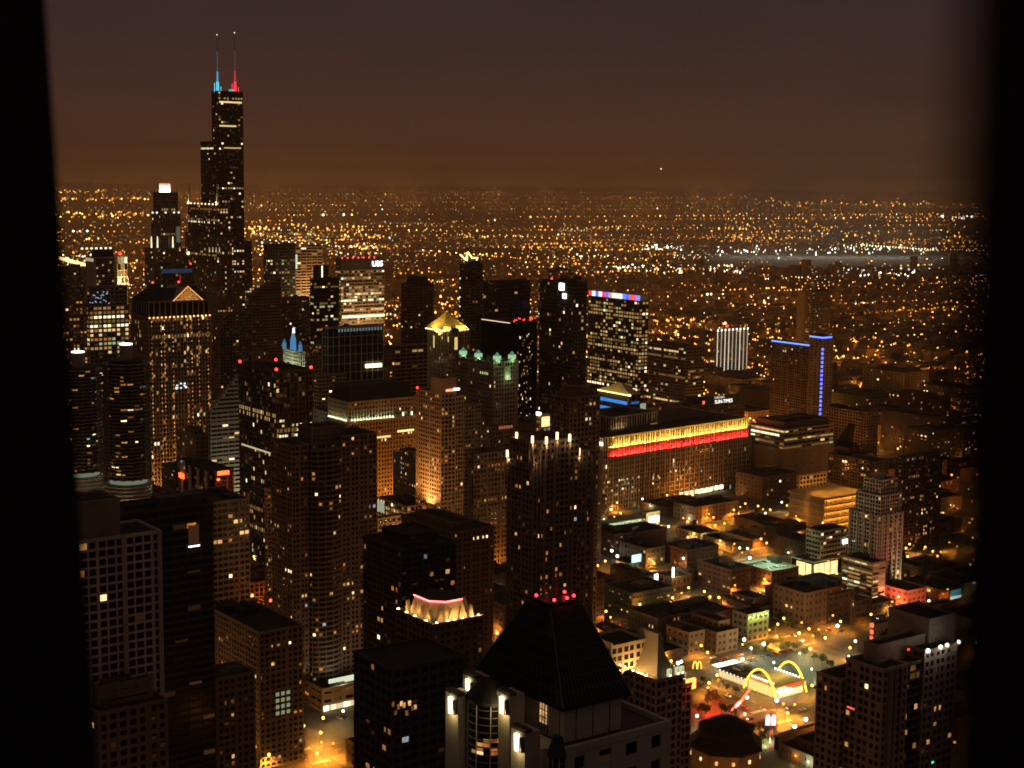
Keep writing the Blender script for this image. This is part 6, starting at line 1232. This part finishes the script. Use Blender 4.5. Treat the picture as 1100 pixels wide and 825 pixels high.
# ================================================================== cars
def car_proto(col):
    o = MB(); pm = plain('car_paint_%d' % int(col[0]*1000+col[2]*100), col, .3, .2)
    o.loft([[(-2.2, -.85, .35), (2.2, -.85, .35), (2.2, .85, .35), (-2.2, .85, .35)], [(-2.25, -.9, .75), (2.25, -.9, .75), (2.25, .9, .75), (-2.25, .9, .75)], [(-2.15, -.85, .95), (2.1, -.85, .88), (2.1, .85, .88), (-2.15, .85, .95)], [(-1.7, -.75, 1.0), (1.1, -.75, 1.0), (1.1, .75, 1.0), (-1.7, .75, 1.0)]], pm)
    body = o; c = MB(); c.loft([[(-1.7, -.76, .95), (1.1, -.76, .95), (1.1, .76, .95), (-1.7, .76, .95)], [(-1.2, -.62, 1.42), (.4, -.62, 1.42), (.4, .62, 1.42), (-1.2, .62, 1.42)]], GLASS, top=pm)
    w = MB(); n = 12
    w.loft([[(.33*math.cos(6.2832*i/n), s_, .33*math.sin(6.2832*i/n)) for i in range(n)] for s_ in (-.11, .11)], BLACKM)
    h = MB(); h.ball(0, 0, 0, .22, glow((1, .93, .75), 6), 6, 4); t = MB(); t.box(-.06, .06, -.22, .22, -.1, .1, glow((1, .05, .03), 4))
    return body.mesh('body'), c.mesh('cabin'), w.mesh('wheel'), h.mesh('headlight'), t.mesh('taillight')
CC = {'silver': (.45, .45, .45), 'black': (.02, .02, .022), 'white': (.7, .7, .68), 'red': (.3, .03, .03), 'blue': (.04, .06, .16)}
CP = {k: car_proto(v) for k, v in CC.items()}
def car(x, y, a, cn, label, group, lit=True, z=.02):
    B, C_, Wm, Hm, Tm = CP[cn]; o = bpy.data.objects.new('car', None); COL.objects.link(o); o.location = (x, y, z); o.rotation_euler = (0, 0, a); tag(o, label, 'car', group)
    L = [(B, 'body', (0, 0, 0)), (C_, 'cabin', (0, 0, 0))]+[(Wm, 'wheel', (u, v, .33)) for u in (-1.4, 1.4) for v in (-.8, .8)]
    if lit: L += [(Hm, 'headlight', (2.2, v, .65)) for v in (-.6, .6)]+[(Tm, 'taillight', (-2.27, v, .75)) for v in (-.6, .6)]
    for me, nm, p in L: q = bpy.data.objects.new(nm, me); COL.objects.link(q); q.parent = o; q.location = p
RC = random.Random(21); names = list(CC)
for k in range(15):
    cn = RC.choice(names); x, y = (-755.5+(k % 9)*5.9+RC.choice((0, 3)), -700.5 if k < 8 else -639.5); car(x, y, math.pi/2 if k < 8 else -math.pi/2, cn, f'{cn} car parked in the greenish lit restaurant lot', f'{cn} cars in the lot', False, .145)
places = []
for k in range(70):
    if k % 2: x = RC.choice((-649, -649, -776, -395)); y = RC.uniform(-800, -540); s_ = RC.choice((-1, 1)); places.append((x+s_*3.4, y, -s_*math.pi/2, k))
    else: y = RC.choice((-618, -618, -716, -716, -814)); x = RC.uniform(-900, -560); s_ = RC.choice((-1, 1)); places.append((x, y+s_*3.2, 0 if s_ < 0 else math.pi, k))
ok = []
for x, y, a, k in places:
    if all(math.hypot(x-u, y-v) > 7 for u, v in ok): ok.append((x, y)); cn = RC.choice(names); car(x, y, a, cn, f'{cn} car with its lights on, driving along the lamp-lit street', f'{cn} cars on the streets')
for a, c, ya, yb, D in PARKS[:36]:
    for k in range(2):
        x = a+(c-a)*(.3+.4*k); y = (ya+yb)/2+RC.uniform(-4, 4); w_ = RC.random() < .3
        pole_lamp(x, y, 9, (1, .86, .5) if w_ else (1, .45, .09), 5, 2500 if w_ else 11000, 'added pale lamp pole in a small car park between the low blocks' if w_ else 'added amber lamp pole in a small car park between the low blocks', .85, 'added pale car park lamps' if w_ else 'added amber car park lamps')  # lamp poles added in empty lots to bring more glow between the blocks
    if D < 1250:
        for k in range(3): cn = RC.choice(names); car(a+4+k*3.2*RC.choice((1, 2)), ya+6, math.pi/2, cn, f'{cn} car parked in a small lamp-lit car park between the low blocks', f'{cn} cars in the small car parks', False, .14)
gd = GREENDECK
for k in range(10):
    cn = RC.choice(names[:3]); car(gd.X-gd.W*.15-(k % 5)*gd.W*.15, gd.Y-gd.D*(.25 if k < 5 else .7), math.pi/2, cn, f'{cn} car parked on the pale green lit garage deck', f'{cn} cars on the garage deck', False, gd.H+.03)
# ================================================================== distant airliner
x, y, z = at(707, 181, 9000); o = tag(empty('airliner', (x, y, z), 2.2), 'tiny white landing light of an airliner above the horizon', 'airliner')
m = MB(); m.tube([(-17, 0, 0), (-13, 0, .2), (14, 0, 0), (18, 0, -.3)], 1.9, METAL, 8); m.build('fuselage', o); m = MB(); m.poly([(3, 0, -.5), (-7, 17, .3), (-10, 17, .3), (-4, 0, -.5)], METAL); m.poly([(3, 0, -.5), (-7, -17, .3), (-10, -17, .3), (-4, 0, -.5)], METAL); m.build('wing', o)
m = MB(); m.poly([(-13, 0, 1), (-17, 0, 7), (-19, 0, 7), (-17, 0, 1)], METAL); m.build('tail_fin', o); m = MB(); m.ball(17, 0, -2, 3.2, glow((1, 1, .95), 3)); m.build('landing_light', o)
# ================================================================== dark frame of the window one looks through
wf = tag(empty('window_frame', (0, 0, EYE-1.6)), 'black window frame whose two upright jambs close off both sides of the view', 'window frame'); frm = plain('black_frame', (.006, .006, .0065), .55)
for (xa, ya, xb, yb2, dist, sgn) in ((44.5, -60, 110.0, 900, 2.3, -1), (1036, -60, 998, 900, .30, 1)):
    def pt(px, py, k):
        d = Vector(ray(px, py)); return Vector((0, 0, 1.6))+d*dist*k
    A, B_ = pt(xa, ya, 1), pt(xb, yb2, 1); out = Vector((RGT[0], RGT[1], 0))*sgn*.9*dist/1.2; back = Vector((FWD[0], FWD[1], 0))*.10*dist
    A2, B2 = A+(A-B_)*.3, B_+(B_-A)*.3
    m = MB(); P = []
    for base in (B2, A2): P.append([base, base+out, base+out+back, base+back+out*.08])
    m.loft(P, frm); m.build('jamb', wf)
# ================================================================== air
HAZE = 4.6e-5
m = MB(); m.box(-41000, 41000, -41000, 41000, -2, 600, wall((.5, .5, .5))); h = tag(m.build('haze'), kind='stuff')
mt = bpy.data.materials.new('haze_air'); mt.use_nodes = True; t = mt.node_tree; t.nodes.clear(); o = t.nodes.new("ShaderNodeOutputMaterial"); v = t.nodes.new("ShaderNodeVolumePrincipled")
v.inputs["Color"].default_value = (.85, .8, .75, 1); v.inputs["Density"].default_value = HAZE; v.inputs["Anisotropy"].default_value = .2; t.links.new(v.outputs[0], o.inputs["Volume"]); h.data.materials.clear(); h.data.materials.append(mt)
